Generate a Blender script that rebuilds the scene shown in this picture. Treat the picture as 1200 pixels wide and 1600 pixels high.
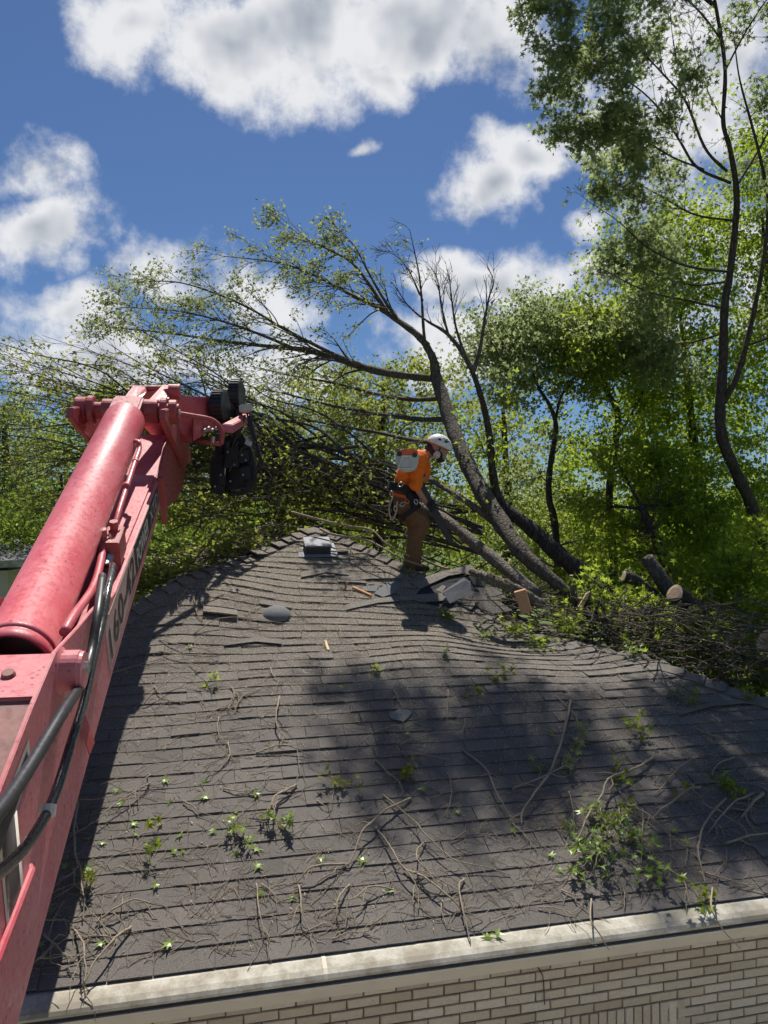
import bpy, bmesh, math, random
import numpy as np
from mathutils import Vector, Matrix

for o in list(bpy.data.objects):
    bpy.data.objects.remove(o)
sc = bpy.context.scene
COL = sc.collection
R = math.radians

# ------------------------------------------------------------------ camera
CZ = 5.15                      # eye height above the ground: on the loader's platform
F = 1155.0                     # focal length in photograph pixels (1200 x 1600)
cam_d = bpy.data.cameras.new('camera')
cam = bpy.data.objects.new('camera', cam_d)
COL.objects.link(cam)
cam.location = (0, 0, CZ)
cam.rotation_euler = (R(90), 0, 0)
cam_d.sensor_fit = 'VERTICAL'
cam_d.sensor_height = 24.0
cam_d.lens = 24.0 * F / 1600.0
cam_d.clip_start = 0.05
cam_d.clip_end = 3000
sc.camera = cam

# ------------------------------------------------------------------ sky
SUN_AZ, SUN_EL = -3.0, 62.0     # degrees right of the view direction, degrees up
SUN = np.array([math.sin(R(SUN_AZ)) * math.cos(R(SUN_EL)), math.cos(R(SUN_AZ)) * math.cos(R(SUN_EL)), math.sin(R(SUN_EL))])
world = bpy.data.worlds.new('World')
sc.world = world
world.use_nodes = True
wt = world.node_tree
wt.nodes.clear()


class NT:
    """small helper to write node graphs as expressions"""
    def __init__(s, tree): s.t = tree
    def n(s, kind, **kw):
        nd = s.t.nodes.new(kind)
        for k, v in kw.items(): setattr(nd, k, v)
        return nd
    def put(s, sock, v):
        if isinstance(v, bpy.types.NodeSocket): s.t.links.new(v, sock)
        elif v is not None: sock.default_value = v
    def m(s, op, a, b=None, c=None, clamp=False):
        nd = s.n('ShaderNodeMath', operation=op, use_clamp=clamp)
        s.put(nd.inputs[0], a)
        if b is not None: s.put(nd.inputs[1], b)
        if c is not None: s.put(nd.inputs[2], c)
        return nd.outputs[0]
    def v(s, op, a, b=None, c=None):
        nd = s.n('ShaderNodeVectorMath', operation=op)
        s.put(nd.inputs[0], a)
        if b is not None: s.put(nd.inputs[1], b)
        if c is not None: s.put(nd.inputs[2], c)
        return nd.outputs[1] if op in ('LENGTH', 'DOT_PRODUCT', 'DISTANCE') else nd.outputs[0]
    def xyz(s, x, y, z):
        nd = s.n('ShaderNodeCombineXYZ')
        for i, q in enumerate((x, y, z)): s.put(nd.inputs[i], q)
        return nd.outputs[0]
    def noise(s, vec, scale, detail=5, rough=.55, dist=0, out=0, lac=2.0):
        nd = s.n('ShaderNodeTexNoise')
        s.put(nd.inputs['Vector'], vec)
        nd.inputs['Scale'].default_value = scale
        nd.inputs['Detail'].default_value = detail
        nd.inputs['Roughness'].default_value = rough
        nd.inputs['Lacunarity'].default_value = lac
        nd.inputs['Distortion'].default_value = dist
        return nd.outputs[out]
    def mr(s, v, a, b, c=0, d=1, smooth=True):
        nd = s.n('ShaderNodeMapRange', interpolation_type='SMOOTHSTEP' if smooth else 'LINEAR')
        for i, q in enumerate((v, a, b, c, d)): s.put(nd.inputs[i], q)
        return nd.outputs[0]
    def mix(s, f, a, b, blend='MIX'):
        nd = s.n('ShaderNodeMix', data_type='RGBA', blend_type=blend)
        s.put(nd.inputs[0], f)
        s.put(nd.inputs[6], a if not isinstance(a, tuple) else (*a, 1)[:4])
        s.put(nd.inputs[7], b if not isinstance(b, tuple) else (*b, 1)[:4])
        return nd.outputs[2]


W = NT(wt)
sky = W.n('ShaderNodeTexSky', sky_type='NISHITA', sun_disc=False)
sky.sun_elevation = R(SUN_EL)
sky.sun_rotation = R(SUN_AZ)
sky.altitude = 250
sky.air_density = 1.0
sky.dust_density = 0.5
sky.ozone_density = 2.5
wdir = W.v('NORMALIZE', W.n('ShaderNodeTexCoord').outputs['Generated'])
sep = W.n('ShaderNodeSeparateXYZ')
wt.links.new(wdir, sep.inputs[0])
DX, DY, DZ = sep.outputs
# clouds: each cumulus is an ellipse of sky (centre and size in tangent units), broken up by warped noise
front = W.m('GREATER_THAN', DY, 0.05)
dyc = W.m('MAXIMUM', DY, 0.05)
uv = W.xyz(W.m('DIVIDE', DX, dyc), W.m('DIVIDE', DZ, dyc), 0.0)
warp = W.v('SUBTRACT', W.noise(wdir, 6.0, 2, .6, out=1), (.5, .5, .5))
uvw = W.v('MULTIPLY_ADD', warp, (.22, .16, 0), uv)
clouds = [  # px, py, half width, half height, strength
    (200, 25, 140, 75, 1.0), (370, 60, 165, 100, 1.05), (500, 40, 170, 140, 1.1), (690, 50, 210, 125, 1.15), (560, -170, 430, 150, 1.1),
    (1120, 90, 150, 150, .8), (600, 150, 100, 40, .6),
    (50, 365, 140, 78, 1.0), (20, 285, 120, 45, .6),
    (110, 480, 120, 60, .75), (260, 425, 110, 55, .85), (400, 450, 110, 75, .75), (230, 570, 320, 80, .85),
    (745, 285, 75, 65, .8), (820, 240, 95, 60, .95), (960, 205, 140, 65, .9),
    (920, 365, 80, 36, .72), (760, 440, 160, 45, .95), (910, 430, 100, 38, .85), (740, 520, 240, 60, .7),
    (545, 235, 26, 10, .5), (1180, 430, 220, 200, .7),
]
field = None
for (px, py, hx, hy, st) in clouds:
    cu, cv = (px - 600) / F, (800 - py) / F
    ln = W.v('LENGTH', W.v('MULTIPLY_ADD', uvw, (F / hx, F / hy, 0), (-cu * F / hx, -cv * F / hy, 0)))
    b = W.m('MULTIPLY_ADD', ln, -st, 1.12 * st)
    field = b if field is None else W.m('MAXIMUM', field, b)
# beyond the photograph the same broken cumulus goes on
az = W.m('ADD', W.m('ABSOLUTE', DZ), .12)
rest = W.mr(W.noise(W.xyz(W.m('DIVIDE', DX, az), W.m('DIVIDE', DY, az), 0), 1.3, 3, .58), .46, .68, -.9, .8, smooth=False)
uvx = W.m('ABSOLUTE', W.m('DIVIDE', DX, dyc))
uvz = W.m('ABSOLUTE', W.m('SUBTRACT', W.m('DIVIDE', DZ, dyc), .35))
inview = W.m('MULTIPLY', front, W.m('MULTIPLY', W.mr(uvx, .62, .85, 1, 0), W.mr(uvz, .5, .75, 1, 0)))
fmix = W.n('ShaderNodeMix', data_type='FLOAT')
W.put(fmix.inputs[0], inview); W.put(fmix.inputs[2], rest); W.put(fmix.inputs[3], field)
base = fmix.outputs[0]
n1 = W.noise(wdir, 9.0, 7, .62)
n2 = W.noise(W.v('ADD', wdir, (.01, .0, .035)), 9.0, 3, .6)
fld = W.m('MULTIPLY_ADD', W.m('SUBTRACT', n1, .5), 2.5, base)
dens = W.mr(fld, .0, .68)
relief = W.m('MULTIPLY', W.m('SUBTRACT', n1, n2), 3.2)      # tops bright, undersides grey
thick = W.m('SUBTRACT', W.mr(fld, .45, 1.35), relief, clamp=True)
ccol = W.mix(thick, (11.0, 11.15, 11.5), (4.7, 5.3, 6.3))
skyc = W.mix(1.0, sky.outputs[0], (.58, .76, 1.0), 'MULTIPLY')
low = W.mr(DZ, -.02, .04)
hid = W.m('MULTIPLY', dens, low)
wcol = W.mix(hid, skyc, ccol)
bg = W.n('ShaderNodeBackground')
bg.inputs[1].default_value = 0.056
wt.links.new(wcol, bg.inputs[0])
wo = W.n('ShaderNodeOutputWorld')
wt.links.new(bg.outputs[0], wo.inputs[0])
world.cycles.sampling_method = 'MANUAL'
world.cycles.sample_map_resolution = 256

# ------------------------------------------------------------------ sun
sun_d = bpy.data.lights.new('sun', 'SUN')
sun_d.energy = 5.0
sun_d.angle = R(0.53)
sun_d.color = (1.0, .95, .87)
sun_o = bpy.data.objects.new('sun', sun_d)
COL.objects.link(sun_o)
sun_o.rotation_euler = Vector(-SUN).to_track_quat('-Z', 'Y').to_euler()
sun_o.location = (4, 8, 40)

sc.view_settings.view_transform = 'Standard'
sc.view_settings.look = 'None'
sc.view_settings.exposure = 0.4
sc.view_settings.gamma = 1.0
sc.view_settings.use_curve_mapping = False
sc.render.engine = 'CYCLES'
sc.cycles.use_adaptive_sampling = True
sc.cycles.adaptive_threshold = 0.03
sc.cycles.max_bounces = 4
sc.cycles.diffuse_bounces = 3
sc.cycles.glossy_bounces = 2
sc.cycles.transparent_max_bounces = 4
sc.cycles.use_denoising = True

# ------------------------------------------------------------------ helpers
rng = np.random.default_rng(7)
rnd = random.Random(11)


def P(px, py, d):
    """a point seen at photograph pixel (px, py), d metres in front of the camera plane"""
    return np.array([(px - 600) / F * d, d, CZ - (py - 800) / F * d])


def tag(o, label=None, cat=None, group=None, kind=None):
    if label: o['label'] = label
    if cat: o['category'] = cat
    if group: o['group'] = group
    if kind: o['kind'] = kind
    return o


def empty(name, loc=(0, 0, 0), parent=None):
    o = bpy.data.objects.new(name, None)
    COL.objects.link(o)
    o.location = loc
    o.empty_display_size = .2
    if parent: adopt(o, parent)
    return o


def wmat(o):
    m = o.matrix_basis.copy()
    while o.parent:
        m = o.parent.matrix_basis @ o.matrix_parent_inverse @ m
        o = o.parent
    return m


def adopt(o, parent):
    """parent o, whose mesh is in world coordinates, without moving it"""
    o.parent = parent
    o.matrix_parent_inverse = wmat(parent).inverted()


def link(name, me, mat, parent=None, smooth=False):
    o = bpy.data.objects.new(name, me)
    COL.objects.link(o)
    if mat:
        me.materials.clear()
        me.materials.append(mat)
    if smooth: me.shade_smooth()
    if parent: adopt(o, parent)
    return o


def arr_mesh(name, V, quads=None, tris=None):
    me = bpy.data.meshes.new(name)
    V = np.asarray(V, dtype=np.float32).reshape(-1, 3)
    nq = 0 if quads is None else len(quads)
    nt = 0 if tris is None else len(tris)
    idx = []
    if nq: idx.append(np.asarray(quads, dtype=np.int32).ravel())
    if nt: idx.append(np.asarray(tris, dtype=np.int32).ravel())
    idx = np.concatenate(idx) if idx else np.zeros(0, np.int32)
    me.vertices.add(len(V)); me.vertices.foreach_set('co', V.ravel())
    me.loops.add(len(idx)); me.loops.foreach_set('vertex_index', idx)
    tot = np.concatenate([np.full(nq, 4, np.int32), np.full(nt, 3, np.int32)])
    start = np.concatenate([[0], np.cumsum(tot)[:-1]]).astype(np.int32) if len(tot) else tot
    me.polygons.add(len(tot))
    me.polygons.foreach_set('loop_start', start)
    me.polygons.foreach_set('loop_total', tot)
    me.update(calc_edges=True)
    me.shade_flat()
    return me


class MB:
    """collects shapes into one mesh"""
    def __init__(s): s.V, s.Q, s.T, s.n = [], [], [], 0
    def add(s, V, Q=None, T=None):
        V = np.asarray(V, float).reshape(-1, 3)
        s.V.append(V)
        if Q is not None and len(Q): s.Q.append(np.asarray(Q, int) + s.n)
        if T is not None and len(T): s.T.append(np.asarray(T, int) + s.n)
        s.n += len(V)
    def tube(s, pts, rad, sides=6, cap=True):
        pts = np.asarray(pts, float); n = len(pts)
        rad = np.broadcast_to(np.asarray(rad, float), (n,))
        t = np.gradient(pts, axis=0); t /= np.linalg.norm(t, axis=1, keepdims=True) + 1e-9
        ref = np.array([0.31, .17, .93]) if abs(t[:, 2]).mean() < .8 else np.array([.95, .2, .1])
        a = np.cross(t, ref); a /= np.linalg.norm(a, axis=1, keepdims=True) + 1e-9
        b = np.cross(t, a)
        th = np.arange(sides) * 2 * math.pi / sides
        ring = pts[:, None] + rad[:, None, None] * (np.cos(th)[None, :, None] * a[:, None] + np.sin(th)[None, :, None] * b[:, None])
        V = ring.reshape(-1, 3)
        i = np.arange(n - 1)[:, None] * sides; j = np.arange(sides)[None]; k = (j + 1) % sides
        Q = np.stack([i + j, i + k, i + k + sides, i + j + sides], -1).reshape(-1, 4)
        T = []
        if cap:
            V = np.concatenate([V, pts[:1], pts[-1:]])
            c0, c1 = n * sides, n * sides + 1
            for q in range(sides):
                T.append((c0, (q + 1) % sides, q)); T.append((c1, (n - 1) * sides + q, (n - 1) * sides + (q + 1) % sides))
        s.add(V, Q, T)
    def prism(s, poly, vec):
        """closed polygon of 3-D points pushed along vec"""
        poly = np.asarray(poly, float); vec = np.asarray(vec, float); n = len(poly)
        V = np.concatenate([poly, poly + vec, [poly.mean(0)], [poly.mean(0) + vec]])
        Q = [(i, (i + 1) % n, (i + 1) % n + n, i + n) for i in range(n)]
        T = [((i + 1) % n, i, 2 * n) for i in range(n)] + [(i + n, (i + 1) % n + n, 2 * n + 1) for i in range(n)]
        s.add(V, Q, T)
    def hexa(s, c8):
        s.add(c8, [(0, 3, 2, 1), (4, 5, 6, 7), (0, 1, 5, 4), (1, 2, 6, 5), (2, 3, 7, 6), (3, 0, 4, 7)])
    def box(s, c, ax, ay, az):
        """box at c with half-axes ax, ay, az"""
        c, ax, ay, az = (np.asarray(q, float) for q in (c, ax, ay, az))
        s.hexa([c - ax - ay - az, c + ax - ay - az, c + ax + ay - az, c - ax + ay - az, c - ax - ay + az, c + ax - ay + az, c + ax + ay + az, c - ax + ay + az])
    def ball(s, c, r, seg=12, rings=8, ax=None):
        c = np.asarray(c, float)
        A = np.eye(3) * np.asarray(r, float) if ax is None else np.asarray(ax, float)
        V, Q, T = [c + A[2]], [], []
        for i in range(1, rings):
            p = math.pi * i / rings
            for j in range(seg):
                h = 2 * math.pi * j / seg
                V.append(c + A[0] * math.sin(p) * math.cos(h) + A[1] * math.sin(p) * math.sin(h) + A[2] * math.cos(p))
        V.append(c - A[2])
        for j in range(seg):
            T.append((0, 1 + j, 1 + (j + 1) % seg))
            T.append((len(V) - 1, 1 + (rings - 2) * seg + (j + 1) % seg, 1 + (rings - 2) * seg + j))
        for i in range(rings - 2):
            for j in range(seg):
                a = 1 + i * seg + j; b = 1 + i * seg + (j + 1) % seg
                Q.append((a, a + seg, b + seg, b))
        s.add(V, Q, T)
    def mesh(s, name):
        V = np.concatenate(s.V)
        return arr_mesh(name, V, np.concatenate(s.Q) if s.Q else None, np.concatenate(s.T) if s.T else None)
    def build(s, name, mat, parent=None, smooth=False, bevel=0):
        o = link(name, s.mesh(name), mat, parent, smooth)
        if bevel:
            bm = bmesh.new(); bm.from_mesh(o.data)
            bmesh.ops.recalc_face_normals(bm, faces=bm.faces)
            bmesh.ops.dissolve_limit(bm, angle_limit=R(1), verts=bm.verts, edges=bm.edges)
            ed = [e for e in bm.edges if len(e.link_faces) == 2 and e.calc_face_angle(0) > R(30)]
            bmesh.ops.bevel(bm, geom=ed, offset=bevel, segments=2, affect='EDGES', clamp_overlap=True)
            bm.to_mesh(o.data); bm.free()
        return o


def spline(pts, n):
    """Catmull-Rom through rows of pts (any columns)"""
    p = np.asarray(pts, float)
    p = np.concatenate([2 * p[:1] - p[1:2], p, 2 * p[-1:] - p[-2:-1]])
    m = len(p) - 3
    u = np.linspace(0, m, n); i = np.minimum(u.astype(int), m - 1); t = (u - i)[:, None]
    a, b, c, d = p[i], p[i + 1], p[i + 2], p[i + 3]
    return .5 * ((2 * b) + (c - a) * t + (2 * a - 5 * b + 4 * c - d) * t ** 2 + (3 * b - a - 3 * c + d) * t ** 3)


def unit(v):
    v = np.asarray(v, float)
    return v / (np.linalg.norm(v, axis=-1, keepdims=True) + 1e-9)


# leaf outlines: x across, y along the leaf
STAR = np.array([(0, 0), (.08, .18), (.46, .08), (.15, .34), (.60, .50), (.12, .55), (.0, 1.0), (-.12, .55), (-.60, .50), (-.15, .34), (-.46, .08), (-.08, .18)])
STAR_T = [(0, 1, 11), (1, 2, 3), (1, 3, 9), (1, 9, 11), (9, 10, 11), (3, 4, 5), (3, 5, 7), (3, 7, 9), (7, 8, 9), (5, 6, 7)]
LOBE = np.array([(0, 0), (.42, .30), (.16, .45), (0, 1.0), (-.16, .45), (-.42, .30)])
LOBE_T = [(0, 1, 2), (0, 2, 4), (0, 4, 5), (2, 3, 4)]
SLIM = np.array([(0, 0), (.2, .45), (0, 1.0), (-.2, .45)])
SLIM_T = [(0, 1, 2), (0, 2, 3)]


def leaf_mesh(name, C, size, shape='lobe', up=.5, along=None, droop=.3, seed=1, curl=.25):
    r = np.random.default_rng(seed)
    C = np.asarray(C, float); n = len(C)
    tmpl, tt = {'star': (STAR, STAR_T), 'lobe': (LOBE, LOBE_T), 'slim': (SLIM, SLIM_T)}[shape]
    d = r.normal(size=(n, 3))
    if along is not None: d = d * .7 + np.asarray(along)
    d[:, 2] -= droop; d = unit(d)
    nz = r.normal(size=(n, 3)); nz[:, 2] += up * 2
    x = unit(np.cross(d, nz)); z = np.cross(x, d)
    s = np.asarray(size) * r.uniform(.6, 1.3, n)
    k = len(tmpl)
    bend = (np.abs(tmpl[:, 0]) * .6 - tmpl[:, 1] ** 2 * .5) * curl
    V = C[:, None] + s[:, None, None] * (tmpl[None, :, :1] * x[:, None] + tmpl[None, :, 1:] * d[:, None] + bend[None, :, None] * z[:, None])
    T = (np.asarray(tt)[None] + (np.arange(n) * k)[:, None, None]).reshape(-1, 3)
    return arr_mesh(name, V.reshape(-1, 3), None, T)


# ------------------------------------------------------------------ materials
def material(name):
    m = bpy.data.materials.new(name)
    m.use_nodes = True
    m.node_tree.nodes.clear()
    g = NT(m.node_tree)
    out = g.n('ShaderNodeOutputMaterial')
    return m, g, out


def principled(g, out, col, rough=.7, metal=0, bump=None, bstr=.3, bdist=.01, spec=.4, coat=0):
    b = g.n('ShaderNodeBsdfPrincipled')
    g.put(b.inputs['Base Color'], col if not isinstance(col, tuple) else (*col, 1)[:4])
    g.put(b.inputs['Roughness'], rough)
    g.put(b.inputs['Metallic'], metal)
    b.inputs['Specular IOR Level'].default_value = spec
    b.inputs['Coat Weight'].default_value = coat
    if bump is not None:
        bn = g.n('ShaderNodeBump')
        bn.inputs['Strength'].default_value = bstr
        bn.inputs['Distance'].default_value = bdist
        g.put(bn.inputs['Height'], bump)
        g.t.links.new(bn.outputs[0], b.inputs['Normal'])
    g.t.links.new(b.outputs[0], out.inputs[0])
    return b


def ramp(g, v, stops):
    nd = g.n('ShaderNodeValToRGB')
    el = nd.color_ramp.elements
    while len(el) < len(stops): el.new(.5)
    for e, (p, c) in zip(el, stops): e.position = p; e.color = (*c, 1)
    g.put(nd.inputs[0], v)
    return nd.outputs[0]


def plain(name, col, rough=.6, metal=0, var=.15, scale=20, bump=0, spec=.4):
    m, g, out = material(name)
    co = g.n('ShaderNodeTexCoord').outputs['Object']
    nz = g.noise(co, scale, 5)
    c = g.mix(nz, tuple(max(0, q * (1 - var * 1.6)) for q in col), tuple(q * (1 + var) for q in col))
    principled(g, out, c, g.mr(nz, .2, .8, max(.05, rough - .12), min(1, rough + .12)), metal, nz if bump else None, bump, .01, spec)
    return m


def leaf_mat(name, dark, light, glow, trans=.5, gloss=False):
    m, g, out = material(name)
    rn = g.n('ShaderNodeNewGeometry').outputs['Random Per Island']
    col = ramp(g, rn, [(0, dark), (.55, tuple((a + b) / 2 for a, b in zip(dark, light))), (1, light)])
    gl = ramp(g, rn, [(0, tuple(q * .65 for q in glow)), (1, glow)])
    d = g.n('ShaderNodeBsdfDiffuse'); g.put(d.inputs[0], col)
    t = g.n('ShaderNodeBsdfTranslucent'); g.put(t.inputs[0], gl)
    a = g.n('ShaderNodeMixShader'); a.inputs[0].default_value = trans
    g.t.links.new(d.outputs[0], a.inputs[1]); g.t.links.new(t.outputs[0], a.inputs[2])
    if gloss:
        s = g.n('ShaderNodeBsdfGlossy'); s.inputs['Roughness'].default_value = .38; s.inputs[0].default_value = (.6, .65, .6, 1)
        b = g.n('ShaderNodeMixShader'); b.inputs[0].default_value = .06
        g.t.links.new(a.outputs[0], b.inputs[1]); g.t.links.new(s.outputs[0], b.inputs[2]); a = b
    g.t.links.new(a.outputs[0], out.inputs[0])
    return m


def bark_mat(name, c0, c1, scale=14, moss=0):
    m, g, out = material(name)
    co = g.n('ShaderNodeTexCoord').outputs['Object']
    st = g.v('MULTIPLY', co, (1, 1, .35))
    n1 = g.noise(st, scale, 7, .65, .4)
    n2 = g.noise(co, 2.2, 4)
    vo = g.n('ShaderNodeTexVoronoi', feature='DISTANCE_TO_EDGE'); g.put(vo.inputs['Vector'], g.v('ADD', st, g.v('MULTIPLY', g.noise(co, 9, 3, out=1), (.09, .09, .09)))); vo.inputs['Scale'].default_value = scale * 1.6
    cr = g.mr(vo.outputs[0], 0, .22)
    col = g.mix(n1, c0, c1)
    col = g.mix(g.m('MULTIPLY', g.m('SUBTRACT', 1, cr), .55), col, tuple(q * .35 for q in c0))
    if moss: col = g.mix(g.mr(n2, .5, .72, 0, moss), col, (.07, .085, .03))
    principled(g, out, col, .92, 0, g.m('ADD', g.m('MULTIPLY', cr, .6), n1), .7, .02, .2)
    return m


def red_paint(name, col, fade, rust=.25, rough=.38):
    m, g, out = material(name)
    co = g.n('ShaderNodeTexCoord').outputs['Object']
    n1 = g.noise(co, 2.3, 6, .6)
    n2 = g.noise(co, 26, 6, .65)
    n3 = g.noise(g.v('MULTIPLY', co, (6, 1.2, 1.2)), 9, 6, .7)
    c = g.mix(g.mr(n1, .30, .78, .1, .9), col, fade)
    c = g.mix(g.mr(n3, .58, .72, 0, .3), c, tuple(q * .6 + .05 for q in fade))
    wv_ = g.noise(g.v('MULTIPLY', co, (30, 3.0, 3.0)), 6, 3, .6, 2.0)
    c = g.mix(g.m('MULTIPLY', g.mr(g.m('ABSOLUTE', g.m('SUBTRACT', wv_, .5)), 0, .012, 1, 0), g.mr(n1, .52, .62, 0, .6)), c, (.30, .16, .15))
    vo = g.n('ShaderNodeTexVoronoi'); g.put(vo.inputs['Vector'], co); vo.inputs['Scale'].default_value = 22; vo.inputs['Randomness'].default_value = 1
    chip = g.m('MULTIPLY', g.mr(vo.outputs[0], .15, .24, 1, 0), g.mr(g.noise(co, 5, 3), .45, .6))
    c = g.mix(g.m('MULTIPLY', chip, .75), c, (.13, .03, .03))
    scr = g.m('MULTIPLY', g.m('MULTIPLY', g.mr(n2, .56, .66), g.mr(g.noise(co, 3.7, 4, .7), .52, .64)), rust)
    c = g.mix(scr, c, (.15, .10, .09))
    c = g.mix(g.mr(g.noise(g.v('MULTIPLY', co, (2, 1, .5)), 4.5, 5, .7), .60, .74, 0, .45), c, tuple(q * .45 + .10 for q in fade))
    principled(g, out, c, g.mr(n2, .3, .7, rough - .08, rough + .22), 0, n2, .12, .01, .45)
    return m


def wood_mat(name, c0, c1, scale=6):
    m, g, out = material(name)
    co = g.n('ShaderNodeTexCoord').outputs['Object']
    n = g.noise(g.v('MULTIPLY', co, (8, 8, 1.2)), scale, 6, .6)
    c = g.mix(n, c0, c1)
    principled(g, out, c, .8, 0, n, .3, .005, .2)
    return m


def shingle_mat(name, tone):
    """asphalt granules; saw dust lies over the upper roof"""
    m, g, out = material(name)
    geo = g.n('ShaderNodeNewGeometry').outputs['Position']
    if tone == 'object': rn = g.n('ShaderNodeObjectInfo').outputs['Random']
    else: rn = g.n('ShaderNodeNewGeometry').outputs['Random Per Island']
    gr = g.noise(geo, 330, 2, .7)
    gr2 = g.noise(geo, 90, 3, .6)
    blot = g.noise(geo, 1.1, 5, .6)
    base = ramp(g, rn, [(0, (.072, .063, .056)), (.25, (.096, .086, .077)), (.75, (.112, .100, .090)), (1, (.140, .124, .108))])
    c = g.mix(g.mr(gr, .35, .75), base, (.24, .22, .20))
    c = g.mix(g.mr(gr2, .45, .8, 0, .5), c, (.032, .030, .031))
    c = g.mix(g.mr(blot, .4, .7, 0, .35), c, (.085, .075, .066))
    sp = g.n('ShaderNodeSeparateXYZ'); g.put(sp.inputs[0], geo)
    hi = g.mr(sp.outputs[2], 3.1, 4.6)
    dn = g.noise(geo, 55, 6, .75)
    dust = g.m('MULTIPLY', hi, g.mr(dn, .45, .68))
    c = g.mix(g.m('MULTIPLY', dust, .85), c, (.38, .325, .235))
    principled(g, out, c, .93, 0, g.m('ADD', gr, gr2), .5, .006, .25)
    return m


M = {}
M['shingle'] = shingle_mat('shingle_single', 'object')
M['shingle_field'] = shingle_mat('shingle_field', 'island')
m, g, out = material('gutter_white')
geo_ = g.n('ShaderNodeNewGeometry').outputs['Position']
n_a = g.noise(geo_, 5, 6, .7); n_b = g.noise(geo_, 70, 4, .7)
c_ = g.mix(g.mr(n_a, .38, .66), (.30, .27, .21), (.52, .495, .42))
c_ = g.mix(g.mr(n_b, .56, .72, 0, .55), c_, (.16, .135, .10))
principled(g, out, c_, .85, 0, n_b, .15, .004, .3)
M['gutter'] = m
M['trim'] = plain('trim_beige', (.56, .50, .40), .6, 0, .1, 6, .05)
M['gap'] = plain('gutter_slot_shade', (.02, .022, .025), .7)  # near-black strip paints the shadow in the gap under the gutter cover
M['vent'] = plain('vent_metal', (.25, .26, .28), .7, 0, .15, 30)
M['vent_shaded'] = plain('shaded_vent_skirt', (.035, .037, .045), .6)  # near-black colour puts the shade on the vent's backlit sides
M['felt'] = plain('felt', (.02, .02, .021), .95)
M['scrap'] = plain('scrap_shingle', (.16, .16, .165), .95, 0, .25, 80, .4)
M['red'] = red_paint('red_paint', (.47, .06, .08), (.57, .165, .18), .5)
M['red_side'] = red_paint('red_paint_faded', (.54, .14, .155), (.62, .25, .255), .6)
M['red_dark'] = red_paint('red_paint_dark', (.36, .055, .06), (.42, .10, .10), .6)
M['red_worn'] = red_paint('red_paint_worn', (.17, .095, .08), (.40, .17, .15), 1.0, .6)
M['rubber'] = plain('rubber', (.028, .028, .030), .42, 0, .2, 40)
M['rubber_shiny'] = plain('rubber_shiny', (.045, .044, .042), .22, 0, .2, 40, 0, .7)
M['steel'] = plain('steel', (.46, .46, .45), .35, .9, .2, 60)
M['black'] = plain('black_steel', (.026, .026, .030), .38, .2, .5, 9)
M['chrome'] = plain('chrome', (.55, .55, .56), .15, 1)
M['decal_black'] = plain('decal_black', (.035, .03, .03), .5)
M['decal_pale'] = plain('decal_pale', (.52, .47, .42), .6)
M['decal_tan'] = red_paint('decal_tan', (.47, .30, .26), (.52, .36, .31), .8)
M['white_plastic'] = plain('white_plastic', (.72, .71, .68), .35)
M['grey_plastic'] = plain('grey_plastic', (.52, .52, .50), .45)
M['orange_plastic'] = plain('orange_plastic', (.70, .13, .03), .4)
M['shirt'] = plain('orange_cotton', (.85, .17, .012), .9, 0, .12, 30, .5)
M['trousers'] = plain('brown_canvas', (.165, .088, .040), .95, 0, .25, 16, .6)
M['skin'] = plain('skin', (.42, .21, .14), .6)
M['hair'] = plain('hair', (.05, .025, .013), .8)
M['glove'] = plain('glove', (.02, .025, .032), .7)
M['webbing'] = plain('webbing', (.016, .016, .018), .8)
M['webbing_orange'] = plain('webbing_orange', (.6, .10, .03), .8)
M['bark'] = bark_mat('bark_grey', (.075, .062, .05), (.19, .165, .135), 12, .3)
M['bark_dark'] = bark_mat('bark_dark', (.045, .037, .030), (.11, .094, .078), 12, .3)
M['bark_light'] = bark_mat('bark_light', (.13, .112, .09), (.27, .24, .20), 14, .15)
M['twig'] = bark_mat('twig_bark', (.095, .080, .062), (.22, .19, .155), 40)
M['stick'] = plain('stick_bark', (.32, .262, .19), .9, 0, .35, 60, .3, .2)
M['cut'] = wood_mat('cut_wood', (.36, .25, .16), (.50, .38, .27), 3)
m, g, out = material('cut_wood')
gen = g.v('SUBTRACT', g.n('ShaderNodeTexCoord').outputs['Generated'], (.5, .5, .5))
rad_ = g.m('ADD', g.v('LENGTH', gen), g.m('MULTIPLY', g.noise(gen, 4, 3), .06))
ring = g.m('SINE', g.m('MULTIPLY', rad_, 95))
n_c = g.noise(gen, 14, 5, .7)
c_ = g.mix(g.mr(ring, -1, 1), (.33, .22, .135), (.50, .38, .26)); c_ = g.mix(g.mr(rad_, .30, .52, 0, .6), c_, (.55, .44, .30)); c_ = g.mix(g.mr(n_c, .55, .75, 0, .5), c_, (.22, .15, .10))
principled(g, out, c_, .85, 0, n_c, .3, .004, .2)
M['cut'] = m
M['plank'] = wood_mat('plank_wood', (.42, .20, .09), (.58, .33, .17), 5)
M['torn'] = wood_mat('torn_wood', (.55, .40, .20), (.68, .55, .34), 6)
M['leaf_oak'] = leaf_mat('leaf_oak', (.10, .135, .065), (.19, .23, .115), (.40, .48, .20), .6)
M['leaf_bright'] = leaf_mat('leaf_bright', (.085, .135, .022), (.19, .25, .045), (.42, .54, .06), .6)
M['leaf_yellow'] = leaf_mat('leaf_yellow', (.11, .135, .028), (.22, .235, .058), (.42, .47, .08), .55)
M['leaf_pale'] = leaf_mat('leaf_pale', (.14, .175, .08), (.26, .295, .135), (.38, .44, .17), .5)
M['leaf_fresh'] = leaf_mat('leaf_fresh', (.13, .21, .035), (.30, .39, .08), (.30, .40, .06), .35, True)
M['leaf_dark'] = leaf_mat('leaf_dark', (.050, .085, .024), (.11, .155, .042), (.25, .34, .05), .55)
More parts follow.
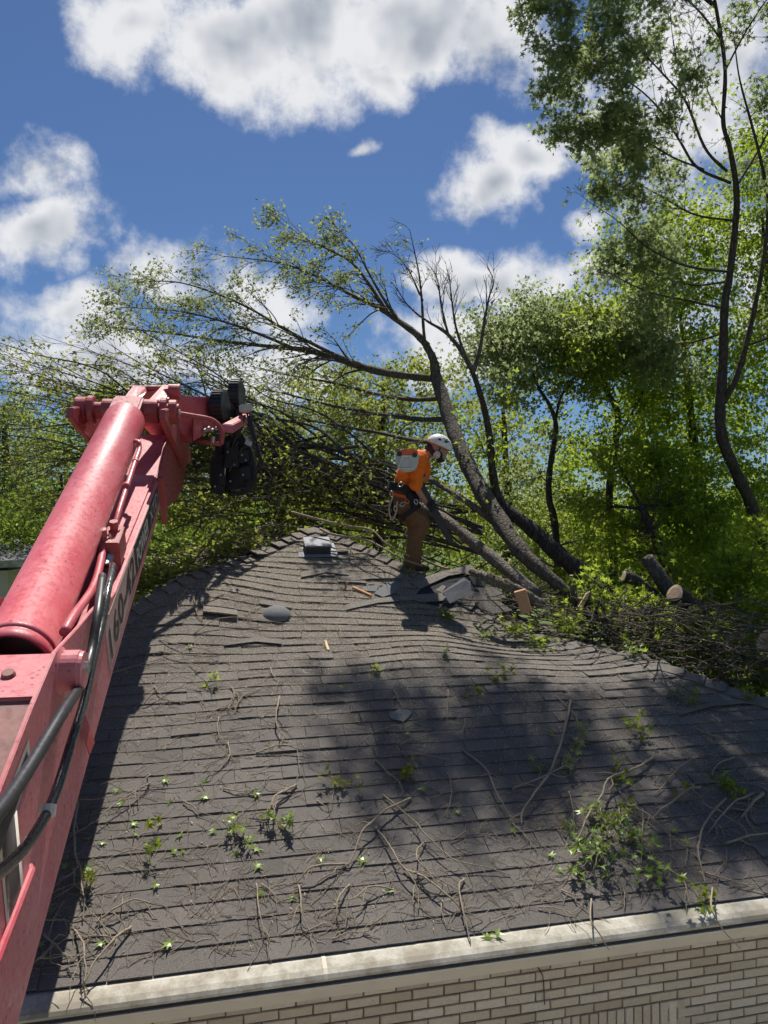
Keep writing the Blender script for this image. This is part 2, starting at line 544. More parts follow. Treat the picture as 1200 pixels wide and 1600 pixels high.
M['dust'] = plain('saw_dust', (.46, .38, .25), .95, 0, .25, 60)

# ------------------------------------------------------------------ ground
m, g, out = material('grass_ground')
geo = g.n('ShaderNodeNewGeometry').outputs['Position']
n = g.noise(geo, 3, 8, .7); n_ = g.noise(geo, .12, 4)
c = g.mix(n, (.045, .07, .018), (.11, .15, .04)); c = g.mix(g.mr(n_, .4, .7, 0, .5), c, (.12, .13, .05))
principled(g, out, c, .95, 0, n, .6, .05, .2)
gs = []
for i in range(41):
    for j in range(41):
        x = (i - 20) * 40.0; y = -200 + j * 40.0
        gs.append((x, y, 0.0))
gq = [(j * 41 + i, (j + 1) * 41 + i, (j + 1) * 41 + i + 1, j * 41 + i + 1) for i in range(40) for j in range(40)]
gq = [(a, b, c_, d) for (a, b, c_, d) in gq]
tag(link('ground', arr_mesh('ground', gs, gq), m), kind='structure')

m, g, out = material('bounce_concrete')
geo = g.n('ShaderNodeNewGeometry').outputs['Position']
n = g.noise(geo, 8, 8, .7)
principled(g, out, g.mix(n, (.42, .39, .34), (.58, .55, .49)), .9, 0, n, .3, .01, .2)
tag(link('bounce_slab', arr_mesh('bounce_slab', [(-9, -8, .004), (12, -8, .004), (12, 3.2, .004), (-9, 3.2, .004)], [(0, 1, 2, 3)]), m), kind='structure')  # unseen pale slab, added to bounce sunlight onto the shaded brick wall

# ------------------------------------------------------------------ house: a hip roof over brick walls
YAW = R(12.6)
EX = np.array([math.cos(YAW), math.sin(YAW), 0])        # along the near eave, to the right
EN = np.array([-math.sin(YAW), math.cos(YAW), 0])       # up the near roof slope, away from the camera
SL = 5 / 12
HIP = 5.6                                               # plan distance eave - apex
EAVE_Z = 2.60
APEX = np.array([-.94, 9.87, EAVE_Z + HIP * SL])


def sag(a, b):
    """the roof has been pushed out of true by the fallen tree"""
    g = lambda ca, cb, wa, wb: np.exp(-((a - ca) / wa) ** 2 - ((b - cb) / wb) ** 2)
    z = -.24 * g(2.1, 3.4, .95, .85) - .10 * g(.9, 3.9, 1.1, .8) + .17 * g(-1.6, 4.0, .9, .7) - .05 * g(-.2, 3.2, 1.5, .8) + .06 * g(.6, 2.7, 1.2, .7)
    z = z + .012 * np.sin(a * 2.3 + b * 1.7) * np.clip(b - 1.0, 0, 1) + .008 * np.sin(a * 5.1 - b * 3.0) * np.clip(b - 1.5, 0, 1)
    return z


def roof(a, b, off=0.0):
    """front roof face: a metres right of the apex, b metres (plan) up from the eave, off metres above it"""
    a = np.asarray(a, float); b = np.asarray(b, float)
    p = APEX + a[..., None] * EX + (b - HIP)[..., None] * EN
    p = p.copy()
    p[..., 2] = EAVE_Z + b * SL + sag(a, b)
    nrm = unit(np.array([EN[0] * -SL, EN[1] * -SL, 1.0]))
    return p + np.asarray(off, float)[..., None] * nrm


ROOF_N = unit(np.array([-EN[0] * SL, -EN[1] * SL, 1.0]))
ROOF_UP = unit(np.array([EN[0], EN[1], SL]))


def on_roof(px, py, off=0.0):
    """where the line of sight through a pixel meets the near roof slope"""
    d = P(px, py, 1.0) - np.array([0, 0, CZ])
    q = 0.0
    for _ in range(6):
        # EAVE_Z + b*SL + sag = CZ + t*dz ; b = HIP + EN.(t*d - APEX)
        k = EN[:2] @ d[:2]
        t = (CZ - EAVE_Z - q - SL * (HIP - EN[:2] @ APEX[:2])) / (SL * k - d[2])
        p = np.array([d[0] * t, d[1] * t, CZ + d[2] * t])
        a = EX[:2] @ (p[:2] - APEX[:2]); b = HIP + EN[:2] @ (p[:2] - APEX[:2])
        q = float(sag(np.array(a), np.array(b)))
    return p + ROOF_N * off


house = empty('house', APEX * np.array([1, 1, 0]))
tag(house, 'single-storey beige brick house with a dark shingled hip roof', 'house')
roof_o = None
# sheathing under the shingles, and the other three slopes
mb = MB()
na, nb = 57, 29
A, B = np.meshgrid(np.linspace(-1, 1, na), np.linspace(0, 1, nb))
bb = B * HIP; aa = A * (HIP - bb)
V = roof(aa, bb, np.full(aa.shape, -.012))
Q = [(j * na + i, j * na + i + 1, (j + 1) * na + i + 1, (j + 1) * na + i) for j in range(nb - 1) for i in range(na - 1)]
mb.add(V.reshape(-1, 3), Q)
RIDGE = 9.0
for sgn in (-1, 1):
    hipline = [roof(np.array(sgn * (HIP - b)), np.array(b), np.array(-.012)) for b in np.linspace(0, HIP, 25)]
    far = []
    for b in np.linspace(0, HIP, 25):
        p = APEX + EX * sgn * (HIP - b) + EN * RIDGE
        p[2] = EAVE_Z + b * SL
        far.append(p)
    Vs = np.array(hipline + far)
    Qs = [(i, i + 1, i + 26, i + 25) if sgn < 0 else (i + 1, i, i + 25, i + 26) for i in range(24)]
    mb.add(Vs, Qs)
p0 = APEX + EN * RIDGE
c0 = p0 + EX * -HIP; c1 = p0 + EX * HIP
c0 = c0 + EN * 0; c0[2] = EAVE_Z; c1[2] = EAVE_Z
mb.add([p0, c0, c1], None, [(0, 1, 2)])
roof_o = mb.build('roof', M['shingle_field'], house)

# shingles of the near slope: 300 largest in the picture are single pieces, the rest one field
EXPO = .143 * math.cos(math.atan(SL))
tabs = []
r1 = np.random.default_rng(3)
row = 0
b = 0.0
while b < HIP - .10:
    half = HIP - b
    a = -half - r1.uniform(0, .3)
    while a < half:
        w = r1.choice([.17, .23, .28, .33, .36]) * r1.uniform(.93, 1.07)
        a0, a1 = max(a, -half), min(a + w, half)
        if a1 - a0 > .03: tabs.append((row, b, a0, a1))
        a += w
    b += EXPO
    row += 1


def project(p):
    return 600 + F * p[0] / p[1], 800 - F * (p[2] - CZ) / p[1]


score = []
for k, (row, b, a0, a1) in enumerate(tabs):
    p = roof(np.array((a0 + a1) / 2), np.array(b + EXPO / 2), np.array(0.0))
    x, y = project(p)
    boom_x = 193 - .272 * (y - 994)
    if 0 < x < 1200 and x > boom_x - 10 and y < 1600 and p[1] > 0.5:
        score.append(((a1 - a0) / p[1] ** 2, k))
score.sort(reverse=True)
single = set(k for _, k in score[:298])
field_mb = MB()
tone_n = 0
proto = {}
TH = .0105
for k, (row, b, a0, a1) in enumerate(tabs):
    rr = np.random.default_rng(k)
    lift = rr.uniform(.0, .007) + (.02 * max(0, rr.normal() - 1.3) if row > 14 else 0)
    th = TH * rr.choice([.75, 1.0, 1.25])
    if k in single:
        w = round((a1 - a0) / .01) * .01
        key = (w, float(rr.choice([.75, 1.0, 1.25])))
        if key not in proto:
            t = TH * key[1]
            q = MB()
            hw = w / 2 - .0012; L = EXPO / math.cos(math.atan(SL)) + .035
            jb = rr.uniform(-.002, .002, 3)
            # local: x along eave, y up slope, z off the roof
            q.hexa([(-hw, jb[0], .001), (hw, jb[1], .001), (hw, L, -.009), (-hw, L, -.009), (-hw, jb[0], t), (hw, jb[1], t), (hw, L, .0015), (-hw, L, .0015)])
            proto[key] = q.mesh('shingle')
        me = proto[key]
        o = bpy.data.objects.new('shingle', me)
        COL.objects.link(o)
        if not me.materials: me.materials.append(M['shingle'])
        p = roof(np.array((a0 + a1) / 2), np.array(b), np.array(0.0))
        pu = roof(np.array((a0 + a1) / 2), np.array(b + EXPO), np.array(0.0))
        pr = roof(np.array((a0 + a1) / 2 + .05), np.array(b), np.array(0.0))
        yv = unit(pu - p); xv = unit(pr - p); zv = unit(np.cross(xv, yv)); xv = np.cross(yv, zv)
        mw = Matrix(((xv[0], yv[0], zv[0], p[0]), (xv[1], yv[1], zv[1], p[1]), (xv[2], yv[2], zv[2], p[2]), (0, 0, 0, 1)))
        mw = mw @ Matrix.Rotation(rr.normal() * .006, 4, 'Z')
        o.matrix_basis = mw
        o.parent = roof_o
        o.matrix_parent_inverse = wmat(roof_o).inverted()
    else:
        e = .0012
        aa = np.array([a0 + e, (a0 + a1) / 2, a1 - e])
        lo = b + rr.uniform(-.003, .003); hi = b + EXPO + .03
        lf = lift + rr.uniform(0, .004, 3)
        V = np.concatenate([roof(aa, np.full(3, lo), np.full(3, .0005) + lf * .8), roof(aa, np.full(3, hi), np.full(3, -.008)),
                            roof(aa, np.full(3, lo), np.full(3, th) + lf), roof(aa, np.full(3, hi), np.full(3, .001))])
        Qf = []
        for i in (0, 1):
            Qf += [(6 + i, 7 + i, 10 + i, 9 + i), (i, i + 1, 7 + i, 6 + i)]
        Qf += [(0, 6, 9, 3), (2, 5, 11, 8)]
        field_mb.add(V, Qf)
tag(field_mb.build('shingle_field', M['shingle_field'], roof_o), kind='stuff')

# hip caps
cap_up = []
for sgn in (-1, 1):
    L = HIP
    t = .06
    while t < L:
        # t: plan distance below the apex (eave-normal component)
        rr = np.random.default_rng(int(t * 1000) + (500 if sgn > 0 else 0))
        gone = sgn > 0 and 1.55 < t < 3.2 and rr.random() < .75
        if not gone and t < 4.6:
            wv = .115
            V = []
            lift = .012 + rr.uniform(0, .012) + (.05 if (sgn < 0 and .35 < t < 1.0) else 0) * rr.random()
            for tt, of in ((t + .135, .030 + lift), (t - .06, .004)):
                b0 = HIP - tt
                c = roof(np.array(sgn * tt), np.array(b0), np.array(0.0))
                inn = roof(np.array(sgn * (tt - wv)), np.array(b0 - wv * .0), np.array(0.0))
                inn = roof(np.array(sgn * (tt - wv * .75)), np.array(b0 - wv * .75), np.array(0.0))
                outp = c + (EN * .75 * wv + EX * sgn * .75 * wv); outp[2] = c[2] - .75 * wv * SL * 1.0
                z = np.array([0, 0, 1.0])
                V += [inn + z * of, c + z * (of + .008), outp + z * of, inn + z * (of - .016), c + z * (of - .006), outp + z * (of - .016)]
            Qc = [(0, 1, 7, 6), (1, 2, 8, 7), (0, 3, 4, 1), (1, 4, 5, 2), (0, 6, 9, 3), (2, 5, 11, 8)]
            q = MB(); q.add(V, Qc)
            q.build('hip_cap', M['shingle'], roof_o)
        t += .135

# roof openings: a box vent under the apex and a plumbing boot
pv = on_roof(495, 861)
vent = MB()
zx = EX * .165; zy = unit(np.array([EN[0], EN[1], SL * .9])) * .15
n_ = unit(np.cross(zx, zy))
c = pv + n_ * .115
vent.prism([c - zx - zy, c + zx - zy, c + zx + zy, c - zx + zy], n_ * .018)
vo = vent.build('box_vent', M['vent'], roof_o, bevel=.006)
sk = MB()
sk.prism([c - zx * .93 - zy * .95 - n_ * .001, c + zx * .93 - zy * .95 - n_ * .001, c + zx * .93 + zy * .9 - n_ * .001, c - zx * .93 + zy * .9 - n_ * .001], -n_ * .12)
sk.build('shaded_vent_skirt', M['vent_shaded'], vo)
fl = MB(); fl.box(pv + n_ * .018, EX * .24, zy * 1.4, n_ * .003); fl.build('vent_flashing', M['vent'], vo)
pb = on_roof(432, 962)
q = MB()
prof = [(.15, .012), (.145, .03), (.12, .055), (.085, .078), (.045, .088), (.0, .09)]
th = np.linspace(0, 2 * math.pi, 20, endpoint=False)
Vd = [];
for (r_, h_) in prof:
    for t_ in th: Vd.append(pb + EX * r_ * math.cos(t_) + ROOF_UP * r_ * math.sin(t_) + ROOF_N * h_)
Qd = [(i * 20 + j, i * 20 + (j + 1) % 20, (i + 1) * 20 + (j + 1) % 20, (i + 1) * 20 + j) for i in range(len(prof) - 1) for j in range(20)]
q.add(Vd, Qd)
q.build('plumbing_boot', M['scrap'], roof_o, smooth=True)

# gutter with a cover, fascia, soffit
CL = APEX + EX * -HIP + EN * -HIP; CR = APEX + EX * HIP + EN * -HIP
CL[2] = CR[2] = EAVE_Z
dn = -ROOF_UP
q = MB()
ext = EX * 0.0
gpro = [(-.06, .004), (.03, .006), (.095, -.012), (.125, -.028), (.138, -.045), (.134, -.062)]   # out from the eave, up
Vg = []
for end in (CL, CR):
    for (o_, h_) in gpro: Vg.append(end + -EN * o_ + np.array([0, 0, h_ - .012]))
npf = len(gpro)
q.add(Vg, [(i, i + 1, npf + i + 1, npf + i) for i in range(npf - 1)])
gut = q.build('gutter', M['gutter'], house)
for k_ in (1.9, 4.95, 8.0):
    e_ = CL + EX * k_; sm = MB(); Vs_ = []
    for dx_ in (-.012, .012):
        for (o_, h_) in gpro: Vs_.append(e_ + EX * dx_ - EN * (o_ + .002) + np.array([0, 0, h_ - .012 + .0025]))
    sm.add(Vs_, [(i, i + 1, npf + i + 1, npf + i) for i in range(npf - 1)]); sm.build('gutter_seam', M['trim'], gut)
q = MB()
Vg = []
for end in (CL, CR):
    for (o_, h_) in [(.118, -.055), (.122, -.086), (.108, -.088), (.10, -.05)]: Vg.append(end + -EN * o_ + np.array([0, 0, h_ - .012]))
q.add(Vg, [(0, 1, 5, 4), (1, 2, 6, 5), (2, 3, 7, 6)])
q.build('gutter_slot_shade', M['gap'], gut)
q = MB()
Vg = []
for end in (CL, CR):
    for (o_, h_) in [(.112, -.086), (.130, -.090), (.128, -.105), (.118, -.125), (.100, -.165), (.090, -.182), (.0, -.184)]: Vg.append(end + -EN * o_ + np.array([0, 0, h_ - .012]))
q.add(Vg, [(i, i + 1, 7 + i + 1, 7 + i) for i in range(6)])
q.build('gutter_trough', M['trim'], gut)
q = MB()
zf = np.array([0, 0, 1.0])
q.hexa([CL + zf * -.20, CR + zf * -.20, CR + EN * .03 + zf * -.20, CL + EN * .03 + zf * -.20, CL + zf * -.03, CR + zf * -.03, CR + EN * .03 + zf * -.03, CL + EN * .03 + zf * -.03])
q.build('fascia', M['trim'], house)
q = MB()
ov = .36
q.hexa([CL + EN * .031 + zf * -.20, CR + EN * .031 + zf * -.20, CR + EN * (ov + .1) + zf * -.20, CL + EN * (ov + .1) + zf * -.20, CL + EN * .031 + zf * -.185, CR + EN * .031 + zf * -.185, CR + EN * (ov + .1) + zf * -.185, CL + EN * (ov + .1) + zf * -.185])
q.build('soffit', M['trim'], house)

# walls: mortar body, bricks laid where the photograph shows them
m, g, out = material('mortar')
geo = g.n('ShaderNodeNewGeometry').outputs['Position']
nn = g.noise(geo, 60, 5, .7)
principled(g, out, g.mix(nn, (.13, .105, .08), (.21, .175, .14)), .95, 0, nn, .5, .004, .2)
M['mortar'] = m
m, g, out = material('brick_beige')
rn = g.n('ShaderNodeObjectInfo').outputs['Random']
co = g.n('ShaderNodeNewGeometry').outputs['Position']
nn = g.noise(co, 45, 6, .7); crk = g.noise(g.v('MULTIPLY', co, (1, 1, 2.2)), 24, 4, .6, 1.5)
c = ramp(g, rn, [(0, (.46, .38, .28)), (.35, (.56, .475, .365)), (.8, (.60, .52, .41)), (1, (.66, .58, .47))])
c = g.mix(g.mr(nn, .5, .75, 0, .4), c, (.33, .265, .19))
line = g.mr(g.m('ABSOLUTE', g.m('SUBTRACT', crk, .5)), .0, .018, .45, 0)
c = g.mix(line, c, (.13, .10, .08))
principled(g, out, c, .93, 0, g.m('SUBTRACT', nn, line), .5, .004, .2)
M['brick'] = m
WL = CL + EN * ov + EX * ov; WR = CR + EN * ov + EX * -ov
q = MB()
dep = EN * (RIDGE + HIP - 2 * ov)
top = EAVE_Z - .186
cs = [WL + EN * .012, WR + EN * .012, WR + dep, WL + dep]
Vw = [np.array([p[0], p[1], z]) for z in (0.0, top) for p in cs]
q.hexa(Vw)
wall = q.build('wall', M['mortar'], house)
BL, BH, J = .2032 * 1.0, .057, .010
bm_ = MB(); 
brick_me = []
for v_ in range(5):
    bq = MB(); rr = np.random.default_rng(v_ + 40)
    hw, hh = BL / 2, BH / 2
    j = rr.uniform(-.0022, .0022, (8,))
    bq.hexa([(-hw + j[0], 0, -hh), (hw + j[1], 0, -hh + j[4]), (hw, .05, -hh), (-hw, .05, -hh), (-hw + j[2], 0, hh + j[5]), (hw + j[3], 0, hh), (hw, .05, hh), (-hw, .05, hh)])
    me = bq.mesh('brick')
    bmx = bmesh.new(); bmx.from_mesh(me)
    ed = [e_ for e_ in bmx.edges if all(v.co.y < .01 for v in e_.verts)]
    bmesh.ops.bevel(bmx, geom=ed, offset=.0045, segments=1, affect='EDGES')
    bmx.to_mesh(me); bmx.free()
    me.materials.append(M['brick'])
    brick_me.append(me)
wrot = Matrix(((EX[0], EN[0], 0, 0), (EX[1], EN[1], 0, 0), (0, 0, 1, 0), (0, 0, 0, 1)))
wlen = np.linalg.norm(WR - WL)
cand = []
for r_ in range(16):
    z = top - .008 - BH / 2 - r_ * (BH + J)
    x = (.5 if r_ % 2 else 0) * (BL + J) + BL / 2
    while x < wlen - BL / 2:
        p = WL + EX * x; p[2] = z
        px_, py_ = project(p)
        if -40 < px_ < 1260 and py_ < 1650 and px_ > 60: cand.append((p, r_, px_, py_))
        x += BL + J
# over the window below, a soldier course of bricks on end
SOL = []
win_c = None
for (p, r_, px_, py_) in cand:
    if abs(px_ - 945) < 30 and py_ > 1585:
        if win_c is None or r_ < win_c[1]: win_c = (p.copy(), r_)
nb_ = 0
for (p, r_, px_, py_) in cand:
    if win_c is not None and r_ >= win_c[1] and abs(float(EX[:2] @ (p - win_c[0])[:2])) < .62: continue
    if nb_ > 296: break
    o = bpy.data.objects.new('brick', brick_me[rnd.randrange(5)])
    COL.objects.link(o)
    off = rnd.uniform(-.002, .003)
    o.matrix_basis = Matrix.Translation(Vector(p + EN * off)) @ wrot
    o.parent = wall; o.matrix_parent_inverse = wmat(wall).inverted()
    nb_ += 1
if win_c is not None:
    for i in range(21):
        p = win_c[0] + EX * (-.67 + i * (BH + J)); p[2] = win_c[0][2] + BH / 2 - BL / 2
        o = bpy.data.objects.new('brick', brick_me[rnd.randrange(5)])
        COL.objects.link(o)
        o.matrix_basis = Matrix.Translation(Vector(p)) @ wrot @ Matrix.Rotation(R(90), 4, 'Y')
        o.parent = wall; o.matrix_parent_inverse = wmat(wall).inverted()
    # the window head itself lies just below the picture
    q = MB(); pz = win_c[0][2] + BH / 2 - BL - .01
    wc = win_c[0] + EX * -.02
    q.box(np.array([wc[0], wc[1], pz - .6]) - EN * -.02, EX * .56, EN * .03, zf * .58)
    wn = q.build('window', M['gutter'], house)
    q = MB(); q.box(np.array([wc[0], wc[1], pz - .6]) - EN * .012, EX * .49, EN * .004, zf * .51); q.build('pane', M['black'], wn)

# a hanging hairline crack of twig on the wall
q = MB()
pw = []
for (x, y) in ((838, 1508), (848, 1525), (850, 1548), (851, 1570)):
    d = P(x, y, 1.0) - np.array([0, 0, CZ]); t = (EN[:2] @ WL[:2] - .012) / (EN[:2] @ d[:2])
    pw.append(np.array([0, 0, CZ]) + d * t)
q.tube(spline(pw, 8), .004, 4)
tag(q.build('hanging_twig', M['twig']), 'thin dark twig hanging against the beige brick wall', 'twig')

# ------------------------------------------------------------------ red loader boom reaching over the roof
BE = unit(np.array([-.161, 1, .535]))                   # along the boom, away from the camera
BR = unit(np.cross(BE, [0, 0, 1]))                      # to its right
BU = np.cross(BR, BE)                                   # up, square to it
BO = P(193, 994, 5.5)


BK = 5.5 / 6.0                 # the boom was measured at 6 m and stands at 5.5 m


def L(s, q, w): return BO + BK * (s * BE + q * BR + w * BU)


def onq(px, py, q):
    d = P(px, py, 1.0) - np.array([0, 0, CZ]); c = np.array([0, 0, CZ])
    t = ((BO - c) @ BR + q * BK) / (d @ BR)
    p = c + d * t - BO
    return p @ BE / BK, p @ BU / BK


boom = empty('loader_boom', L(-4.6, -.36, 0) * np.array([1, 1, 0]))
tag(boom, 'faded red hydraulic loader boom with a black grapple saw reaching over the roof', 'loader boom')
# side plates and box
prof_side = [(2.50, -.06), (0.0, .02), (-1.3, .03), (-3.0, 0), (-4.7, -.02), (-4.7, 1.12), (-2.6, 1.14), (-2.08, 1.148), (-1.62, 1.128), (-1.15, .946), (-.79, .82), (-.33, .63), (-.22, .56), (-.10, .535), (2.50, .285)]
q = MB()
core_top = [(2.50, .285), (-.10, .535), (-.30, .545), (-1.25, .60)]
prof_core = [(2.50, -.06), (0.0, .02), (-1.3, .03), (-1.3, .60)] + core_top[::-1][1:]
q.prism([L(s_, -.02, w_) for s_, w_ in prof_core], -BR * .63)
bx = q.build('beam', M['red'], boom, bevel=.03)
for q0, nm in ((0.0, 'side_plate'), (-.74, 'side_plate')):
    q = MB()
    pr = [(2.46, -.055), (0.0, .02), (-1.3, .03), (-3.0, 0), (-4.7, -.02), (-4.7, 1.12), (-2.6, 1.14), (-2.08, 1.148), (-1.62, 1.128), (-1.15, .946), (-.79, .82), (-.33, .63), (-.24, .545), (-.10, .50), (2.46, .25)]
    # triangulate as strips: bottom and top lines share stations
    st = sorted({s_ for s_, _ in pr})
    bot = sorted([(s_, w_) for s_, w_ in pr if (s_, w_) in pr[:5]]); top_ = sorted([(s_, w_) for s_, w_ in pr if (s_, w_) in pr[5:]])
    ss = np.array(st)
    wb = np.interp(ss, *zip(*bot)); wt_ = np.interp(ss, *zip(*top_))
    V = [L(s_, q0, w_) for s_, w_ in zip(ss, wb)] + [L(s_, q0, w_) for s_, w_ in zip(ss, wt_)]
    V += [p - BR * .022 for p in V]
    n_ = len(ss); Q = []
    for i in range(n_ - 1):
        Q += [(i, i + 1, n_ + i + 1, n_ + i), (2 * n_ + i + 1, 2 * n_ + i, 3 * n_ + i, 3 * n_ + i + 1), (n_ + i, n_ + i + 1, 3 * n_ + i + 1, 3 * n_ + i), (i + 1, i, 2 * n_ + i, 2 * n_ + i + 1)]
    Q += [(0, n_, 3 * n_, 2 * n_), (n_ - 1, 3 * n_ - 1, 4 * n_ - 1, 2 * n_ - 1)]
    q.add(V, Q)
    sp_ = q.build(nm, M['red_side'], boom, bevel=.004)
    if q0 == 0: side = sp_
q = MB(); q.prism([L(-1.47, -.023, 1.00), L(-1.47, -.717, 1.00), L(-1.98, -.717, 1.125), L(-1.98, -.023, 1.125)], -BU * .03)
tp = q.build('top_plate', M['red_side'], boom, bevel=.006)
q = MB(); q.prism([L(-1.98, -.023, 1.10), L(-1.98, -.717, 1.10), L(-4.68, -.717, 1.10), L(-4.68, -.023, 1.10)], -BU * .03)
tp2 = q.build('top_plate', M['red_worn'], boom)
tp2['label'] = 'rusty worn lower top plate'
q = MB(); q.prism([L(-1.47, -.023, .62), L(-1.47, -.717, .62), L(-1.47, -.717, .99), L(-1.47, -.023, .99)], -BE * .03)
q.build('bulkhead', M['red_dark'], boom)
s_, w_ = onq(35, 1062, -.36)
q = MB(); c = L(-1.74, -.22, 1.07); q.tube([c, c + BU * .022], [.035, .028], 12); q.build('grease_cap', M['red_worn'], tp)
# floor of the trough the tube lies in
# guard tube of the lift cylinder
q = MB()
sides = 40
ss = [-1.31, -1.30, -1.28, -1.235, -1.232, -1.215, -1.212, -1.17, -1.165, 2.0, 2.72, 2.76]
rr_ = [.192, .199, .203, .203, .197, .197, .203, .203, .195, .195, .195, .188]
q.tube([L(s, -.36, .80) for s in ss], rr_, sides, cap=False)
q.tube([L(s, -.36, .80) for s in (-1.31, -1.2, -.9)], [.182, .182, .176], sides, cap=False)
cyl = q.build('lift_cylinder', M['red'], boom, smooth=True)
q = MB(); q.tube([L(-1.08, -.36, .80), L(2.75, -.36, .80)], [.165, .165], 24); q.build('cylinder_rod', M['black'], cyl)  # black core gives the open tube end the dark of a shaded hollow
# knuckle: pin with bosses and lugs
KS, KW = 3.05, .80
q = MB(); q.tube([L(KS, -.90, KW), L(KS, .18, KW)], .085, 24)
pin = q.build('knuckle_pin', M['red_dark'], boom, smooth=False)
for q0, q1, r_ in ((-.92, -.80, .135), (-.79, -.72, .15), (-.64, -.52, .12), (-.20, -.04, .125), (-.02, .055, .15), (.07, .16, .125)):
    b_ = MB(); b_.tube([L(KS, q0, KW), L(KS, q0 + .008, KW), L(KS, q1 - .008, KW), L(KS, q1, KW)], [r_ - .012, r_, r_, r_ - .012], 28); b_.build('pin_boss', M['red_dark'], pin)
b_ = MB(); b_.tube([L(KS, .16, KW), L(KS, .195, KW)], .03, 6); b_.build('pin_bolt', M['steel'], pin)
b_ = MB(); b_.prism([L(2.70, -.52, .70), L(2.70, -.20, .70), L(3.12, -.20, .72), L(3.12, -.52, .72)], BU * .22); b_.build('rod_eye', M['red_dark'], pin, bevel=.02)
# link plates from the pin down to the beam tip
lp = [onq(x, y, .09) for x, y in ((259, 640), (270, 637), (277, 650), (297, 700), (299, 721), (290, 729), (266, 676), (258, 655))]
for q0 in (.09, -.84):
    b_ = MB(); b_.prism([L(s, q0, w) for s, w in lp], -BR * .06); b_.build('link_plate', M['red_dark'], boom, bevel=.008)
# beam tip plates
tpp = [onq(x, y, .02) for x, y in ((250, 744), (258, 700), (268, 676), (284, 690), (292, 725), (286, 760), (276, 782), (262, 792), (253, 794))]
for q0 in (.022, -.745):
    b_ = MB(); b_.prism([L(s, q0, w) for s, w in tpp], -BR * .03); b_.build('tip_plate', M['red_dark'], boom, bevel=.006)
tb = [onq(x, y, .0) for x, y in ((249, 750), (262, 690), (268, 680), (280, 695), (284, 760), (262, 788), (252, 792))]
b_ = MB(); b_.prism([L(s, -.02, w) for s, w in tb], -BR * .62); b_.build('tip_box', M['red'], boom, bevel=.02)
b_ = MB(); b_.prism([L(2.36, .005, -.26), L(2.36, .06, -.26), L(2.36, .06, .30), L(2.36, .005, .30)], BE * .06)
b_.build('stiffener', M['red_dark'], boom, bevel=.006)
# the jib folds away from the knuckle to the right
JO = L(KS, -.36, KW)
def J(px, py, d): return P(px, py, d * BK)
for (a_, b_x) in (((184, 640), (205, 606)), ((222, 640), (252, 604))):
    x0, y0 = a_; x1, y1 = b_x
    b_ = MB(); b_.prism([J(x0 - 8, y0 + 4, 8.45), J(x0 + 10, y0 + 4, 8.45), J(x1 + 16, y1 + 6, 9.05), J(x1 + 14, y1 - 2, 9.1), J(x1 + 2, y1 - 3, 9.1)], BR * .06); b_.build('jib_lug', M['red'], boom, bevel=.008)
b_ = MB(); b_.tube([J(203, 607, 9.15), J(268, 607, 9.25)], .035, 12); b_.build('cross_tube', M['red_dark'], boom)
b_ = MB(); b_.tube([J(264, 612, 9.0), J(264, 612, 9.0) + BR * .12], .085, 18); b_.build('jib_boss', M['red_dark'], boom)
n0, n1_, n2_, n3_ = J(262, 606, 8.9), J(262, 692, 8.9), J(352, 664, 10.2), J(352, 622, 10.2)
jw = np.array([-.45, .32, 0])
q = MB(); q.prism([J(266, 606, 8.9), J(292, 619, 9.3), J(350, 621, 10.2), J(352, 664, 10.2), J(318, 668, 9.7), J(300, 692, 9.4), J(270, 660, 9.0)], jw)
jib = q.build('jib', M['red'], boom, bevel=.01)
b_ = MB(); b_.prism([J(300, 655, 9.3), J(338, 658, 9.8), J(342, 669, 9.8), J(322, 676, 9.6), J(300, 690, 9.3)], np.array([.03, -.05, 0])); b_.build('jib_plate', M['red'], boom)
b_ = MB(); b_.tube(spline([J(276, 646, 9.0), J(300, 650, 9.15), J(330, 656, 9.35), J(344, 668, 9.4), J(347, 682, 9.4), J(345, 694, 9.4)], 24), .030, 10); b_.tube([J(345, 694, 9.4), J(300, 688, 9.5)], .028, 8); b_.build('hose_guard', M['red_dark'], boom, smooth=True)
b_ = MB(); b_.prism([J(347, 662, 9.6), J(379, 646, 10.3), J(379, 656, 10.3), J(349, 676, 9.6)], np.array([.10, .10, .0])); b_.build('jib_tip', M['red'], boom, bevel=.008)
# cable-chain wheels
def wheel(cx, cy, d, rad, wid, axis):
    w_ = MB()
    c = J(cx, cy, d); ax = unit(axis)
    w_.tube([c - ax * wid, c - ax * wid * .9, c + ax * wid * .9, c + ax * wid], [rad * .9, rad, rad, rad * .9], 26)
    o = w_.build('hose_reel', M['black'], boom, bevel=0)
    k = MB()
    e1 = unit(np.cross(ax, [0, 0, 1])); e2 = np.cross(ax, e1)
    for i in range(26):
        th_ = i * 2 * math.pi / 26
        rdir = e1 * math.cos(th_) + e2 * math.sin(th_); td = np.cross(ax, rdir)
        k.box(c + rdir * rad, ax * wid * .85, td * .011, rdir * .012)
    k.build('chain_links', M['rubber'], o)
wheel(344, 637, 9.9, .21, .075, np.array([1, -.10, .03]))
wheel(370, 619, 10.5, .21, .07, np.array([1, -.06, 0]))
b_ = MB(); b_.prism([J(352, 624, 10.0), J(366, 640, 10.2), J(366, 652, 10.2), J(352, 650, 10.0)], np.array([.03, .08, 0])); b_.build('reel_bracket', M['black'], boom)
b_ = MB(); b_.box(J(384, 638, 10.2), (.075, 0, .01), (.0, .06, 0), (0, 0, .045)); b_.build('valve_block', M['grey_plastic'], boom, bevel=.008)
